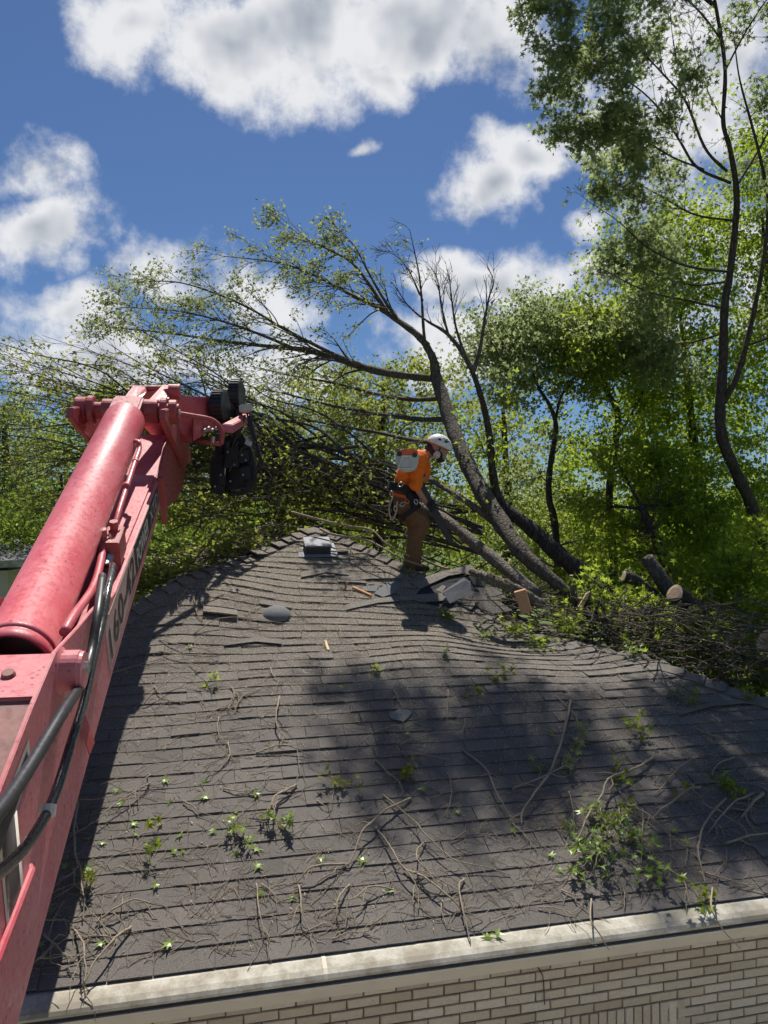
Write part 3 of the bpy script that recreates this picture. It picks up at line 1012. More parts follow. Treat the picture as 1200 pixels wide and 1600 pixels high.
# fittings under the jib
fit = MB()
for i in range(7):
    p = J(303 + i * 6, 668 + (i % 2) * 3, 9.45); fit.tube([p, p + np.array([.0, -.05, -.02])], .018, 8)
for i in range(3):
    fit.tube([J(298 + i * 7, 684 - i * 3, 9.4), J(318 + i * 3, 672, 9.5)], .016, 8)
fit.tube([J(333, 682, 9.4), J(332, 692, 9.4)], .03, 10)
fit.build('hose_fittings', M['steel'], boom)
# grapple saw head hanging down
hd = [J(338, 690, 10.3), J(356, 680, 10.3), J(377, 676, 10.3), J(386, 690, 10.3), J(394, 700, 10.3), J(391, 724, 10.3), J(396, 748, 10.3), J(388, 764, 10.3), J(372, 769, 10.3), J(350, 768, 10.3), J(333, 770, 10.3), J(328, 758, 10.3), J(331, 730, 10.3)]
b_ = MB(); b_.prism([p for p in hd[:7]] + [J(388, 760, 10.3), J(362, 766, 10.3), J(340, 762, 10.3), J(333, 735, 10.3)], (0, .42, 0))
head = b_.build('grapple_head', M['black'], boom, bevel=.02)
def claw(pts, d, w):
    c_ = MB(); pp = spline([J(x, y, d) for x, y in pts], 14)
    for i in range(len(pp) - 1):
        t_ = unit(pp[i + 1] - pp[i]); nn_ = unit(np.cross(t_, [0, 1, 0])); f0 = 1 - .55 * i / 13; f1 = 1 - .55 * (i + 1) / 13
        c_.hexa([pp[i] - nn_ * w * f0, pp[i] + nn_ * w * f0, pp[i] + nn_ * w * f0 + (0, .09, 0), pp[i] - nn_ * w * f0 + (0, .09, 0), pp[i + 1] - nn_ * w * f1, pp[i + 1] + nn_ * w * f1, pp[i + 1] + nn_ * w * f1 + (0, .09, 0), pp[i + 1] - nn_ * w * f1 + (0, .09, 0)])
    c_.build('grapple_claw', M['black'], head)
claw([(346, 690), (338, 715), (333, 740), (334, 765), (346, 772)], 10.2, .055)
claw([(384, 695), (392, 720), (394, 745), (386, 766), (370, 772)], 10.2, .055)
claw([(360, 690), (352, 720), (350, 745), (356, 768), (366, 774)], 10.55, .05)
claw([(376, 700), (384, 725), (386, 750), (378, 768)], 10.6, .05)
b_ = MB(); b_.prism([J(340, 712, 10.15), J(352, 708, 10.15), J(350, 768, 10.15), J(330, 768, 10.15)], (0, .05, 0)); b_.build('saw_box', M['black'], head, bevel=.01)
b_ = MB(); b_.tube([J(356, 690, 10.12), J(352, 730, 10.12)], .034, 12); b_.build('grapple_cylinder', M['black'], head)
b_ = MB(); b_.tube([J(352, 730, 10.12), J(349, 757, 10.12)], .014, 10); b_.build('cylinder_rod', M['chrome'], head)
for (x0, y0, x1, y1, dd_) in ((352, 700, 372, 730, 10.08), (374, 705, 388, 722, 10.1), (376, 730, 392, 748, 10.12), (340, 735, 352, 758, 10.1)):
    b_ = MB(); b_.prism([J(x0, y0, dd_), J(x1, y0 - 3, dd_), J(x1 + 1, y1, dd_), J(x0 - 1, y1 + 2, dd_)], (0, .06, 0)); b_.build('head_plate', M['black'], head, bevel=.01)
for (x, y) in ((356, 706), (366, 726), (378, 711), (384, 719), (380, 742), (345, 742), (360, 752), (336, 760)):
    b_ = MB(); b_.tube([J(x, y, 10.06), J(x, y, 10.12)], .014, 6); b_.build('head_bolt', M['vent'], head)
b_ = MB(); b_.tube([J(372, 640, 10.25), J(369, 684, 10.3)], .06, 14); b_.build('rotator', M['black'], head)
b_ = MB(); b_.box(J(389, 693, 10.1), (.04, 0, -.02), (0, .03, 0), (.01, 0, .025)); b_.build('head_bracket', M['steel'], head)
for pts in ([(386, 645), (392, 675), (401, 700), (410, 722), (404, 735)], [(390, 645), (398, 680), (408, 715), (411, 728)], [(383, 648), (377, 670), (366, 690), (360, 712)], [(388, 650), (394, 672), (396, 692), (380, 700), (372, 712)], [(372, 690), (366, 702), (365, 720), (358, 738)], [(392, 694), (402, 706), (406, 724), (398, 740)]):
    b_ = MB(); b_.tube(spline([J(x, y, 10.1) for x, y in pts], 18), .013, 7); b_.build('head_hose', M['rubber'], head, smooth=True)

# manifold block, pipes and hoses
def onw(px, py, w):
    d = P(px, py, 1.0) - np.array([0, 0, CZ]); c = np.array([0, 0, CZ])
    t = ((BO - c) @ BU + w) / (d @ BU)
    return c + d * t
s0, w0 = onq(190, 848, -.03)
blk = MB(); bc = L(s0, -.115, .60)
blk.box(bc, BR * .085, BE * .13, BU * .10)
block = blk.build('manifold_block', M['red_dark'], boom, bevel=.006)
for ds, dq in ((-.06, -.04), (.07, .025)):
    b_ = MB(); c = L(s0 + ds, -.115 + dq, .70); b_.tube([c, c + BU * .02], .042, 16); b_.tube([c + BU * .02, c + BU * .085], .033, 6); b_.build('manifold_bolt', M['red_dark'], block)
b_ = MB(); c = L(s0 - .13, -.10, .60); b_.tube([c, c - BE * .05], .03, 8); b_.tube([c - BE * .05, c - BE * .15 - BU * .02], .036, 12); b_.build('hose_fitting', M['steel'], block)
hose_start = c - BE * .14 - BU * .02
pts = [L(2.05, -.14, .86), L(1.98, -.10, .87), L(1.90, -.085, .83), L(1.6, -.085, .82), L(s0 + .40, -.085, .78), L(s0 + .22, -.085, .76), L(s0 + .07, -.09, .72)]
b_ = MB(); b_.tube(spline(pts, 30), .022, 10); pp_ = b_.build('oil_pipe', M['red'], boom, smooth=True)
for s_ in (1.62, 1.1):
    b_ = MB(); b_.tube([L(s_, -.085, .818), L(s_ + .03, -.085, .818)], .030, 10); b_.build('pipe_collar', M['red'], pp_)
b_ = MB(); b_.tube(spline([L(s0 - .12, -.16, .66), L(s0 - .3, -.13, .66), L(-.4, -.08, .74), L(-1.0, -.06, .93), L(-1.25, -.06, .98)], 20), .028, 10); b_.build('oil_pipe', M['red'], boom, smooth=True)


def hose(pts, rad, mat, start=None, q=.07):
    pp = []
    for i, (x, y, qq) in enumerate(pts):
        s_, w_ = onq(x, y, qq); pp.append(L(s_, qq, w_))
    if start is not None: pp = [start] + pp
    h = MB(); h.tube(spline(pp, 48), rad, 12)
    return h.build('hydraulic_hose', M[mat], boom, smooth=True)


h1 = hose([(176, 885, .0), (168, 925, .05), (159, 975, .06), (146, 1030, .07), (133, 1090, .08), (112, 1158, .09), (96, 1212, .10), (76, 1265, .11), (42, 1320, .12), (0, 1362, .13), (-60, 1400, .14)], .0235, 'rubber_shiny', hose_start)
h2 = hose([(160, 900, -.03), (153, 955, .045), (142, 1020, .05), (125, 1070, .09), (100, 1110, .15), (70, 1160, .16), (38, 1212, .17), (0, 1266, .18), (-60, 1330, .18)], .027, 'rubber')
s_, w_ = onq(74, 1268, .11)
b_ = MB(); b_.tube([L(s_ - .02, .11, w_ - .01), L(s_ + .025, .11, w_ + .015)], .036, 12); b_.build('hose_clamp', M['decal_pale'], h1)
# pivot boss on the side plate
s_, w_ = onq(96, 1048, .0)
b_ = MB(); b_.tube([L(s_, .0, w_), L(s_, .012, w_), L(s_, .10, w_), L(s_, .105, w_), L(s_, .125, w_)], [.122, .105, .105, .098, .096], 28); piv = b_.build('pivot_boss', M['red_side'], boom)
b_ = MB(); b_.tube([L(s_, .125, w_ + .02), L(s_, .15, w_ + .02)], .032, 6); b_.build('pivot_bolt', M['steel'], piv)
# rib and guard fin
sa, wa = onq(58, 1352, .03); sb, wb_ = onq(-30, 1585, .03)
b_ = MB(); b_.tube([L(sa, .0, wa), L(sa - .03, .012, wa), L(sb, .012, wb_)], .018, 8); b_.build('side_rib', M['red'], side)
b_ = MB(); sa, wa = onq(133, 1110, .02); sb, wb_ = onq(141, 1160, .04); b_.prism([L(sa, .004, wa), L(sa - .12, .004, wa), L(sb - .1, .05, wb_), L(sb, .06, wb_)], BR * .008); b_.build('guard_fin', M['red_dark'], side)
b_ = MB(); b_.tube([L(-4.5, -.36, .5), np.array([L(-4.5, -.36, .5)[0], L(-4.5, -.36, .5)[1], .0])], .34, 24); b_.build('mast', M['red_dark'], boom)


# decals on the side plate
def decal(txt, s0, s1, w0f, h, mat, lift, name, shear=0, font_w=1.0):
    cu = bpy.data.curves.new('t', 'FONT'); cu.body = txt; cu.size = 1.0; cu.offset = font_w * .012; cu.resolution_u = 2
    ob = bpy.data.objects.new('t', cu); COL.objects.link(ob)
    bpy.context.view_layer.update()
    me = bpy.data.meshes.new_from_object(ob.evaluated_get(bpy.context.evaluated_depsgraph_get()))
    bpy.data.objects.remove(ob)
    co = np.array([v.co for v in me.vertices])
    mn, mx = co.min(0), co.max(0)
    for v in me.vertices:
        u = (v.co.x - mn[0]) / (mx[0] - mn[0]); k = (v.co.y - mn[1]) / (mx[1] - mn[1])
        s = s0 + (s1 - s0) * u + shear * k * h
        p = L(s, lift, w0f(s) + k * h)
        v.co = p
    me.materials.clear()
    return link(name, me, M[mat], side)


sA, wA = onq(172, 1010, .003); sB, wB = onq(226, 862, .003); sC, wC = onq(251, 790, .003)
wlow = lambda s: np.interp(s, [-1, 0, 2.5], [.06, .075, .0])
def panel(s0, s1, w_lo, h0, h1, mat, lift, name):
    k = MB(); k.prism([L(s0, lift, wlow(s0) + w_lo), L(s1, lift, wlow(s1) + w_lo), L(s1, lift, wlow(s1) + w_lo + h1), L(s0, lift, wlow(s0) + w_lo + h0)], -BR * .002)
    return k.build(name, M[mat], side)
panel(-.55, .72, .03, .42, .32, 'decal_tan', .0035, 'number_panel')
decal('160-42', -.48, .68, lambda s: wlow(s) + .07, .27, 'decal_black', .0065, 'number_decal', .0, 1.5)
panel(.74, 2.30, .045, .31, .20, 'decal_black', .0035, 'lettering_panel')
decal('POWER', .82, 1.52, lambda s: wlow(s) + .085, .19, 'decal_pale', .0065, 'lettering', .0, 1.5)
decal('XTD', 1.64, 2.20, lambda s: wlow(s) + .085, .15, 'decal_pale', .0065, 'lettering', .0, 1.5)
# large emblem letter near the base
sT, wT = onq(22, 1330, .003)
decal('T', sT - .48, sT + .26, lambda s: wT - .26, .56, 'decal_pale', .0035, 'emblem_outline', .25, 6)
decal('T', sT - .44, sT + .22, lambda s: wT - .23, .50, 'decal_black', .0065, 'emblem', .25, 3)
panel2 = MB(); panel2.prism([L(sT - 1.6, .0025, wT - .30), L(sT - .5, .0025, wT - .30), L(sT - .42, .0025, wT + .24), L(sT - 1.6, .0025, wT + .24)], -BR * .002); panel2.build('emblem', M['decal_black'], side)


# ------------------------------------------------------------------ the climber on the hip
def blend(caps, name, voxel=.012, smooth=6, crease=0.0, seed=0):
    """one continuous skin over tapered capsules (p0, p1, r0, r1)"""
    q = MB()
    for p0, p1, r0, r1 in caps:
        n_ = 5
        q.tube([p0 + (p1 - p0) * i / (n_ - 1) for i in range(n_)], [r0 + (r1 - r0) * i / (n_ - 1) for i in range(n_)], 14)
        q.ball(p0, r0, 14, 10); q.ball(p1, r1, 14, 10)
    o = link('tmp', q.mesh('tmp'), None)
    md = o.modifiers.new('r', 'REMESH'); md.mode = 'VOXEL'; md.voxel_size = voxel; md.use_smooth_shade = True
    ms = o.modifiers.new('s', 'SMOOTH'); ms.factor = .5; ms.iterations = smooth
    bpy.context.view_layer.update()
    me = bpy.data.meshes.new_from_object(o.evaluated_get(bpy.context.evaluated_depsgraph_get()))
    bpy.data.objects.remove(o)
    me.name = name
    if crease:
        from mathutils import noise
        nr = [v.normal.copy() for v in me.vertices]
        for v, n_ in zip(me.vertices, nr):
            c_ = v.co
            h = noise.noise(Vector((c_.x * 9 + seed, c_.y * 9, c_.z * 16))) + .6 * abs(noise.noise(Vector((c_.x * 17, c_.y * 13 + seed, c_.z * 25))))
            v.co = c_ + n_ * crease * h
    me.shade_smooth()
    return me


PD = 9.2
def H(px, py, dd=0.0): return P(px, py, PD + dd) + np.array([0, 0, 0.0])


person = empty('person', H(646, 887) * np.array([1, 1, 1]))
tag(person, 'climber in orange T-shirt, brown trousers and white helmet bending over on the hip', 'person')
body = blend([
    (H(690, 706), H(683, 695), .072, .088), (H(676, 706), H(684, 700), .07, .085), (H(690, 712), H(691, 716), .055, .04),
    (H(684, 702), H(664, 711), .062, .068), (H(664, 711), H(650, 718), .07, .10), (H(650, 718), H(634, 752), .115, .12), (H(634, 752), H(630, 780), .12, .12),
    (H(652, 716), H(655, 717, -.17), .08, .062), (H(655, 717, -.17), H(648, 758, -.24), .056, .046), (H(648, 758, -.24), H(668, 789, -.20), .044, .031),
    (H(655, 716), H(661, 718, .17), .08, .062), (H(661, 718, .17), H(666, 748, .16), .055, .045), (H(666, 748, .16), H(652, 744, -.04), .043, .031),
    (H(630, 780), H(633, 792, -.09), .1, .09), (H(633, 792, -.09), H(658, 817, -.12), .085, .065), (H(658, 817, -.12), H(643, 880, -.1), .06, .045),
    (H(630, 780), H(635, 792, .09), .1, .09), (H(635, 792, .09), H(652, 824, .12), .085, .065), (H(652, 824, .12), H(648, 882, .14), .06, .045)], 'body', .012, 5)
# a face: nose, brow and jaw are pulled out of the head
for v in body.vertices:
    pass
link('body', body, M['skin'], person)
nose = MB(); nose.ball(H(696, 706), (.014, .012, .016), 8, 6); nose.build('nose', M['skin'], person, smooth=True)
beard = blend([(H(687, 716, -.02), H(681, 711, -.055), .045, .035), (H(687, 716, .02), H(681, 711, .055), .045, .035), (H(690, 718), H(686, 719), .04, .035)], 'beard', .009, 4, .006)
link('beard', beard, M['hair'], person)
hair = blend([(H(672, 702, -.03), H(678, 708, -.06), .05, .035), (H(672, 702, .03), H(678, 708, .06), .05, .035), (H(671, 700), H(669, 708), .055, .04)], 'hair', .009, 4, .006)
link('hair', hair, M['hair'], person)
eye = MB()
for dd in (-.035, .035): eye.ball(H(695, 702, dd), .010, 8, 6)
eye.build('eyes', M['white_plastic'], person)
shirt = blend([
    (H(631, 753, -.07), H(641, 724, -.08), .115, .13), (H(631, 753, .07), H(641, 724, .08), .115, .13), (H(641, 724, -.08), H(656, 716, -.10), .13, .105), (H(641, 724, .08), H(656, 716, .10), .13, .105),
    (H(638, 740), H(650, 742), .14, .12), (H(660, 713), H(652, 718), .075, .11),
    (H(656, 718, -.14), H(652, 740, -.20), .09, .085), (H(652, 740, -.20), H(650, 758, -.235), .083, .078), (H(660, 719, .14), H(662, 742, .17), .09, .08), (H(650, 745), H(655, 748, .0), .10, .085), (H(644, 755, -.1), H(650, 760, -.2), .07, .06)], 'shirt', .012, 3, .020, 3)
link('shirt', shirt, M['shirt'], person)
trousers = blend([
    (H(628, 770, -.06), H(630, 786, -.09), .125, .125), (H(628, 770, .06), H(632, 786, .09), .125, .125),
    (H(630, 786, -.09), H(658, 816, -.12), .125, .112), (H(658, 816, -.12), H(650, 846, -.11), .110, .10), (H(650, 846, -.11), H(642, 878, -.10), .100, .09),
    (H(632, 788, .09), H(650, 822, .12), .12, .105), (H(650, 822, .12), H(647, 878, .14), .10, .085)], 'trousers', .012, 3, .020, 9)
link('trousers', trousers, M['trousers'], person)
for dd, x0 in ((-.10, 642), (.14, 648)):
    b_ = blend([(H(x0, 874, dd), H(x0 + 1, 884, dd), .062, .06), (H(x0 + 1, 885, dd), H(x0 + 18, 888, dd), .055, .045)], 'boot', .01, 4)
    link('boot', b_, M['hair'], person)


def band(c, axis, rx, ry, h, mat, name, thick=.012, seg=28):
    """webbing loop round the body: c centre, axis along the body, rx to the side, ry in depth"""
    axis = unit(axis); e1 = unit(np.cross([0, 1, 0], axis)); e2 = np.array([0, 1.0, 0])
    q = MB(); V = []
    for i in range(seg):
        t = 2 * math.pi * i / seg
        o_ = e1 * math.cos(t) * rx + e2 * math.sin(t) * ry
        ou = unit(e1 * math.cos(t) / rx + e2 * math.sin(t) / ry)
        for (a_, k_) in ((-h, 0), (-h, thick), (h, thick), (h, 0)): V.append(c + o_ + axis * a_ + ou * k_)
    Q = []
    for i in range(seg):
        j = (i + 1) % seg
        for k_ in range(4): Q.append((i * 4 + k_, i * 4 + (k_ + 1) % 4, j * 4 + (k_ + 1) % 4, j * 4 + k_))
    q.add(V, Q)
    return q.build(name, M[mat], harness)


harness = empty('harness', H(630, 775), person)
ax_t = H(640, 735) - H(630, 775)
band(H(629, 764), ax_t, .165, .215, .045, 'webbing', 'waist_belt', .025)
band(H(628, 776), ax_t, .150, .20, .018, 'webbing_orange', 'hip_strap', .022)
band(H(640, 800, -.105), H(653, 818) - H(630, 786), .15, .135, .03, 'webbing', 'leg_loop', .015)
band(H(640, 803, .105), H(653, 818) - H(630, 786), .145, .13, .03, 'webbing', 'leg_loop', .015)
b_ = blend([(H(640, 774, -.21), H(648, 792, -.20), .05, .045), (H(648, 775, -.15), H(651, 790, -.15), .05, .04)], 'gear_pouch', .01, 4, .006)
link('gear_pouch', b_, M['webbing'], harness)
b_ = blend([(H(616, 768, -.1), H(613, 790, -.08), .04, .03), (H(613, 790, -.08), H(617, 806, -.1), .03, .02)], 'tail_strap', .01, 3, .004)
link('tail_strap', b_, M['webbing'], harness)


def ringlet(c, rx, rz, tilt, mat, name, r=.006):
    q = MB(); pts = [c + np.array([rx * math.cos(t) * math.cos(tilt) - rz * math.sin(t) * math.sin(tilt), 0, rx * math.cos(t) * math.sin(tilt) + rz * math.sin(t) * math.cos(tilt)]) for t in np.linspace(0, 2 * math.pi, 17)]
    q.tube(pts, r, 6, False); q.build(name, M[mat], harness, smooth=True)


for (x, y, rx, rz, ti, mt) in ((626, 757, .036, .022, .6, 'steel'), (629, 788, .034, .022, .5, 'steel'), (636, 783, .030, .018, -1.0, 'orange_plastic'), (612, 772, .018, .035, 0, 'steel'), (618, 795, .02, .03, .2, 'decal_pale'), (650, 784, .02, .03, .3, 'grey_plastic')):
    ringlet(H(x, y, -.27), rx, rz, ti, mt, 'carabiner')
# rope tail hanging from the belt
b_ = MB(); b_.tube(spline([H(614, 775, -.2), H(608, 795, -.18), H(612, 812, -.16), H(619, 800, -.2), H(621, 783, -.23)], 24), .010, 6); b_.build('rope', M['decal_tan'], harness)

# helmet
hc = H(686.5, 695); hx = unit(np.array([.92, 0, -.40])); hz = unit(np.array([.40, 0, .92])); hy = np.array([0, 1.0, 0])
q = MB(); V, Q = [], []
seg = 28; rings = 9
for i in range(rings + 1):
    p_ = math.pi * .5 * i / rings
    for j in range(seg):
        t = 2 * math.pi * j / seg
        rr0 = 1.0 + (.10 * max(0, math.cos(t)) + .04 * max(0, -math.cos(t))) * (math.sin(p_) ** 6)
        V.append(hc + hx * .162 * rr0 * math.sin(p_) * math.cos(t) + hy * .132 * math.sin(p_) * math.sin(t) + hz * (.142 * math.cos(p_) - .01))
for i in range(rings):
    for j in range(seg): Q.append((i * seg + j, (i + 1) * seg + j, (i + 1) * seg + (j + 1) % seg, i * seg + (j + 1) % seg))
base_ = len(V)
for j in range(seg):
    t = 2 * math.pi * j / seg
    V.append(hc + hx * .150 * math.cos(t) + hy * .120 * math.sin(t) + hz * -.022)
for j in range(seg): Q.append((rings * seg + j, base_ + j, base_ + (j + 1) % seg, rings * seg + (j + 1) % seg))
q.add(V, Q)
helmet = q.build('helmet', M['white_plastic'], person, smooth=True)


def on_helmet(t, p_, out_=1.012): return hc + hx * .162 * out_ * math.sin(p_) * math.cos(t) + hy * .132 * out_ * math.sin(p_) * math.sin(t) + hz * (.142 * out_ * math.cos(p_) - .01)


for (t, p_, s_) in ((-1.75, 1.15, .020), (-1.15, 1.12, .026), (-1.35, .88, .008), (-1.18, .85, .008), (-1.0, .83, .008), (-1.5, .92, .007), (-.85, .95, .012)):
    b_ = MB(); c = on_helmet(t, p_); o_ = unit(c - hc); b_.ball(c, 1, 10, 6, ax=[unit(np.cross(o_, hz)) * s_, hz * s_ * .9, o_ * .004]); b_.build('helmet_vent', M['decal_black'], helmet)
for dd in (-.115, .115):
    c = H(683, 711, dd); b_ = MB(); b_.ball(c, 1, 16, 10, ax=[hx * .048, hz * .052, hy * .035]); em = b_.build('ear_muff', M['decal_pale'], helmet, smooth=True)
    b_ = MB(); b_.ball(c + hx * .012, 1, 14, 8, ax=[hx * .06, hz * .055, hy * .024]); b_.build('ear_cushion', M['webbing'], em, smooth=True)
    b_ = MB(); b_.tube([c + hz * .03, c + hz * .10], .008, 6); b_.build('muff_arm', M['webbing'], em)


def glove(c, d, n, size=1.0):
    """fist closing on a bar: c centre, d along the bar, n out of the back of the hand"""
    d, n = unit(d), unit(n); k = np.cross(d, n); s = size
    caps = [(c + n * .035 * s - d * .03 * s, c + n * .035 * s + d * .03 * s, .028 * s, .028 * s), (c + n * .03 * s - k * .03 * s, c + n * .05 * s - k * .055 * s, .03 * s, .034 * s)]
    for i, ln in enumerate((.9, 1.0, .95, .8)):
        o_ = d * (-.036 + .024 * i) * s
        a0 = c + o_ + n * .038 * s + k * .005 * s; a1 = c + o_ + n * .02 * s + k * .036 * s * ln; a2 = c + o_ - n * .018 * s + k * .036 * s * ln; a3 = c + o_ - n * .032 * s + k * .008 * s
        caps += [(a0, a1, .0115 * s, .011 * s), (a1, a2, .011 * s, .0105 * s), (a2, a3, .0105 * s, .009 * s)]
    caps += [(c + n * .03 * s - k * .03 * s - d * .03 * s, c - k * .036 * s - d * .045 * s, .014 * s, .012 * s), (c - k * .036 * s - d * .045 * s, c - n * .024 * s - k * .02 * s - d * .03 * s, .012 * s, .010 * s)]
    return link('glove', blend(caps, 'glove', .006, 3), M['glove'], person)


bar_a, bar_b = H(652, 748, -.22), H(707, 851, -.22)
glove(bar_a + (bar_b - bar_a) * .42 + np.array([0, -.01, 0]), bar_b - bar_a, np.array([-.55, -.75, -.2]), 1.15)
glove(H(649, 744, -.2), np.array([.25, .0, -1]), np.array([.5, -.85, .0]), 1.15)

# chain saw held in front of him: a thing of its own
saw = empty('chainsaw', H(636, 736, -.2))
tag(saw, 'orange and white chainsaw with a long dark bar held by the climber', 'chainsaw')
SD = -.36
poly = [(617, 707), (622, 704), (652, 703), (655, 712), (653, 728), (646, 737), (628, 737), (619, 727)]
b_ = MB(); b_.prism([H(x, y, SD) for x, y in poly], (0, .13, 0)); b_.build('engine_housing', M['grey_plastic'], saw, bevel=.02)
b_ = MB(); b_.prism([H(x, y, SD - .01) for x, y in [(619, 706), (628, 702), (650, 701), (654, 707), (650, 712), (636, 713), (622, 713)]], (0, .15, 0)); b_.build('top_cover', M['orange_plastic'], saw, bevel=.015)
b_ = MB(); b_.tube(spline([H(629.5, 713, SD - .02), H(641, 712.5, SD - .02), H(643.5, 732, SD - .02), H(622, 732, SD - .02), H(629.5, 713, SD - .02)][:5], 5), .013, 8); b_.build('handle_frame', M['white_plastic'], saw)
b_ = MB(); b_.prism([H(630.5, 715, SD - .008), H(640, 714, SD - .008), H(642, 730, SD - .008), H(624, 730, SD - .008)], (0, .02, 0)); b_.build('starter_cover', M['grey_plastic'], saw)
b_ = MB(); b_.tube([H(648, 711, SD - .02), H(648, 711, SD + .02)], .030, 16); b_.build('fuel_cap', M['decal_black'], saw)
b_ = MB(); b_.tube([H(624, 709, SD - .015), H(624, 709, SD + .02)], .032, 16); b_.build('oil_cap', M['decal_black'], saw)
b_ = MB(); b_.tube(spline([H(645, 736, -.24), H(649, 745, -.21), H(651, 756, -.21)], 10), .022, 10); b_.build('rear_handle', M['decal_black'], saw)
dv = unit(bar_b - bar_a); wv = np.cross(dv, [0, 1, 0])
Lb = np.linalg.norm(bar_b - bar_a); out_ = []
for t, w_ in ((.06, .036), (.3, .04), (.6, .037), (.9, .033), (.96, .026), (.995, .010)): out_.append((t, w_))
pl = [bar_a + dv * Lb * t + wv * w_ for t, w_ in out_] + [bar_a + dv * Lb * t - wv * w_ for t, w_ in out_[::-1]]
b_ = MB(); b_.prism(pl, (0, .008, 0)); gb = b_.build('guide_bar', M['decal_black'], saw)
b_ = MB()
for side_ in (1, -1):
    for i in range(40):
        t = .08 + .9 * i / 40; w_ = np.interp(t, *zip(*out_))
        b_.box(bar_a + dv * Lb * t + wv * side_ * (w_ + .004) + np.array([0, .004, 0]), dv * .009, wv * .005, np.array([0, .006, 0]))
b_.build('saw_chain', M['black'], gb)


# ------------------------------------------------------------------ trees
class Crown:
    """twigs and leaf positions gathered for one tree"""
    def __init__(s, seed): s.tw = MB(); s.C = []; s.D = []; s.r = np.random.default_rng(seed)
    def sprout(s, path, rad, n, length, ang=(25, 60), bias=(0, 0, 0), depth=1, leaves=14, start=.15, end=1.0, droop=.25, wander=.35, sides=4, lj=.05, sub=5, r0=.5, leaf_from=.25):
        path = np.asarray(path, float); rad = np.broadcast_to(np.asarray(rad, float), (len(path),)); r = s.r
        bias = np.asarray(bias, float)
        cum = np.concatenate([[0], np.cumsum(np.linalg.norm(np.diff(path, axis=0), axis=1))]); cum /= cum[-1]
        for _ in range(n):
            t = start + (end - start) * r.random() ** .85
            p = np.array([np.interp(t, cum, path[:, k]) for k in range(3)])
            i = min(np.searchsorted(cum, t, 'right') - 1, len(path) - 2)
            tan = unit(path[i + 1] - path[i]); rb = np.interp(t, cum, rad)
            pv = r.normal(size=3); pv -= tan * (pv @ tan); pv = unit(pv)
            a = R(r.uniform(*ang))
            d = unit(tan * math.cos(a) + pv * math.sin(a) + bias)
            ln = length * r.uniform(.45, 1.15) * (1.15 - .55 * t)
            m = 7
            pts = [p]
            for k in range(m):
                d = unit(d + r.normal(size=3) * wander * .33 + np.array([0, 0, -droop * .22 * (k / m)]))
                pts.append(pts[-1] + d * ln / m)
            pts = np.array(pts)
            ra = np.linspace(max(.0035, rb * r0), .0025, m + 1)
            s.tw.tube(pts, ra, sides, False)
            if depth > 0:
                s.sprout(pts, ra, sub, length * .5, ang, bias * .6, depth - 1, leaves, .2, 1.0, droop, wander, 3, lj, max(2, sub - 2), .6, leaf_from)
            if leaves and depth <= 1:
                k = r.poisson(leaves * (1 if depth == 0 else .5))
                if k:
                    t = leaf_from + (1 - leaf_from) * r.random(k)
                    f = t * m; i0 = np.minimum(f.astype(int), m - 1); w = (f - i0)[:, None]
                    s.C.append(pts[i0] * (1 - w) + pts[i0 + 1] * w + r.normal(size=(k, 3)) * lj)
                    s.D.append(unit(pts[i0 + 1] - pts[i0]))
    def clump(s, c, rad, n, squash=.7):
        r = s.r
        q = r.normal(size=(n, 3)) * np.asarray(rad) * np.array([1, 1, squash]) * .6
        s.C.append(np.asarray(c) + q); s.D.append(r.normal(size=(n, 3)) * .3)
    def finish(s, root, leafmat, size, shape='lobe', twigmat='twig', seed=1, up=.5, droop=.3):
        if s.tw.n: tag(s.tw.build('twigs', M[twigmat], root, smooth=True), kind='stuff')
        if s.C:
            C = np.concatenate(s.C); D = np.concatenate(s.D)
            tag(link('leaves', leaf_mesh('leaves', C, size, shape, up, D, droop, seed), M[leafmat], root), kind='stuff')
            return len(C)


def limb_path(pts, n=None):
    """rows of (px, py, distance, radius) -> points, radii"""
    p = np.array([[*P(x, y, d), r] for x, y, d, r in pts])
    s = spline(p, n or max(8, 5 * len(p)))
    return s[:, :3], np.maximum(s[:, 3], .002)


def limb(root, pts, mat, name='limb', sides=8, knots=.10):
    pp, ra = limb_path(pts)
    k = 1 + knots * np.sin(np.arange(len(ra)) * 1.7 + len(ra)) * np.random.default_rng(len(pts)).uniform(.3, 1, len(ra))
    q = MB(); q.tube(pp, ra * k, sides); q.build(name, M[mat], root, smooth=True)
    return pp, ra


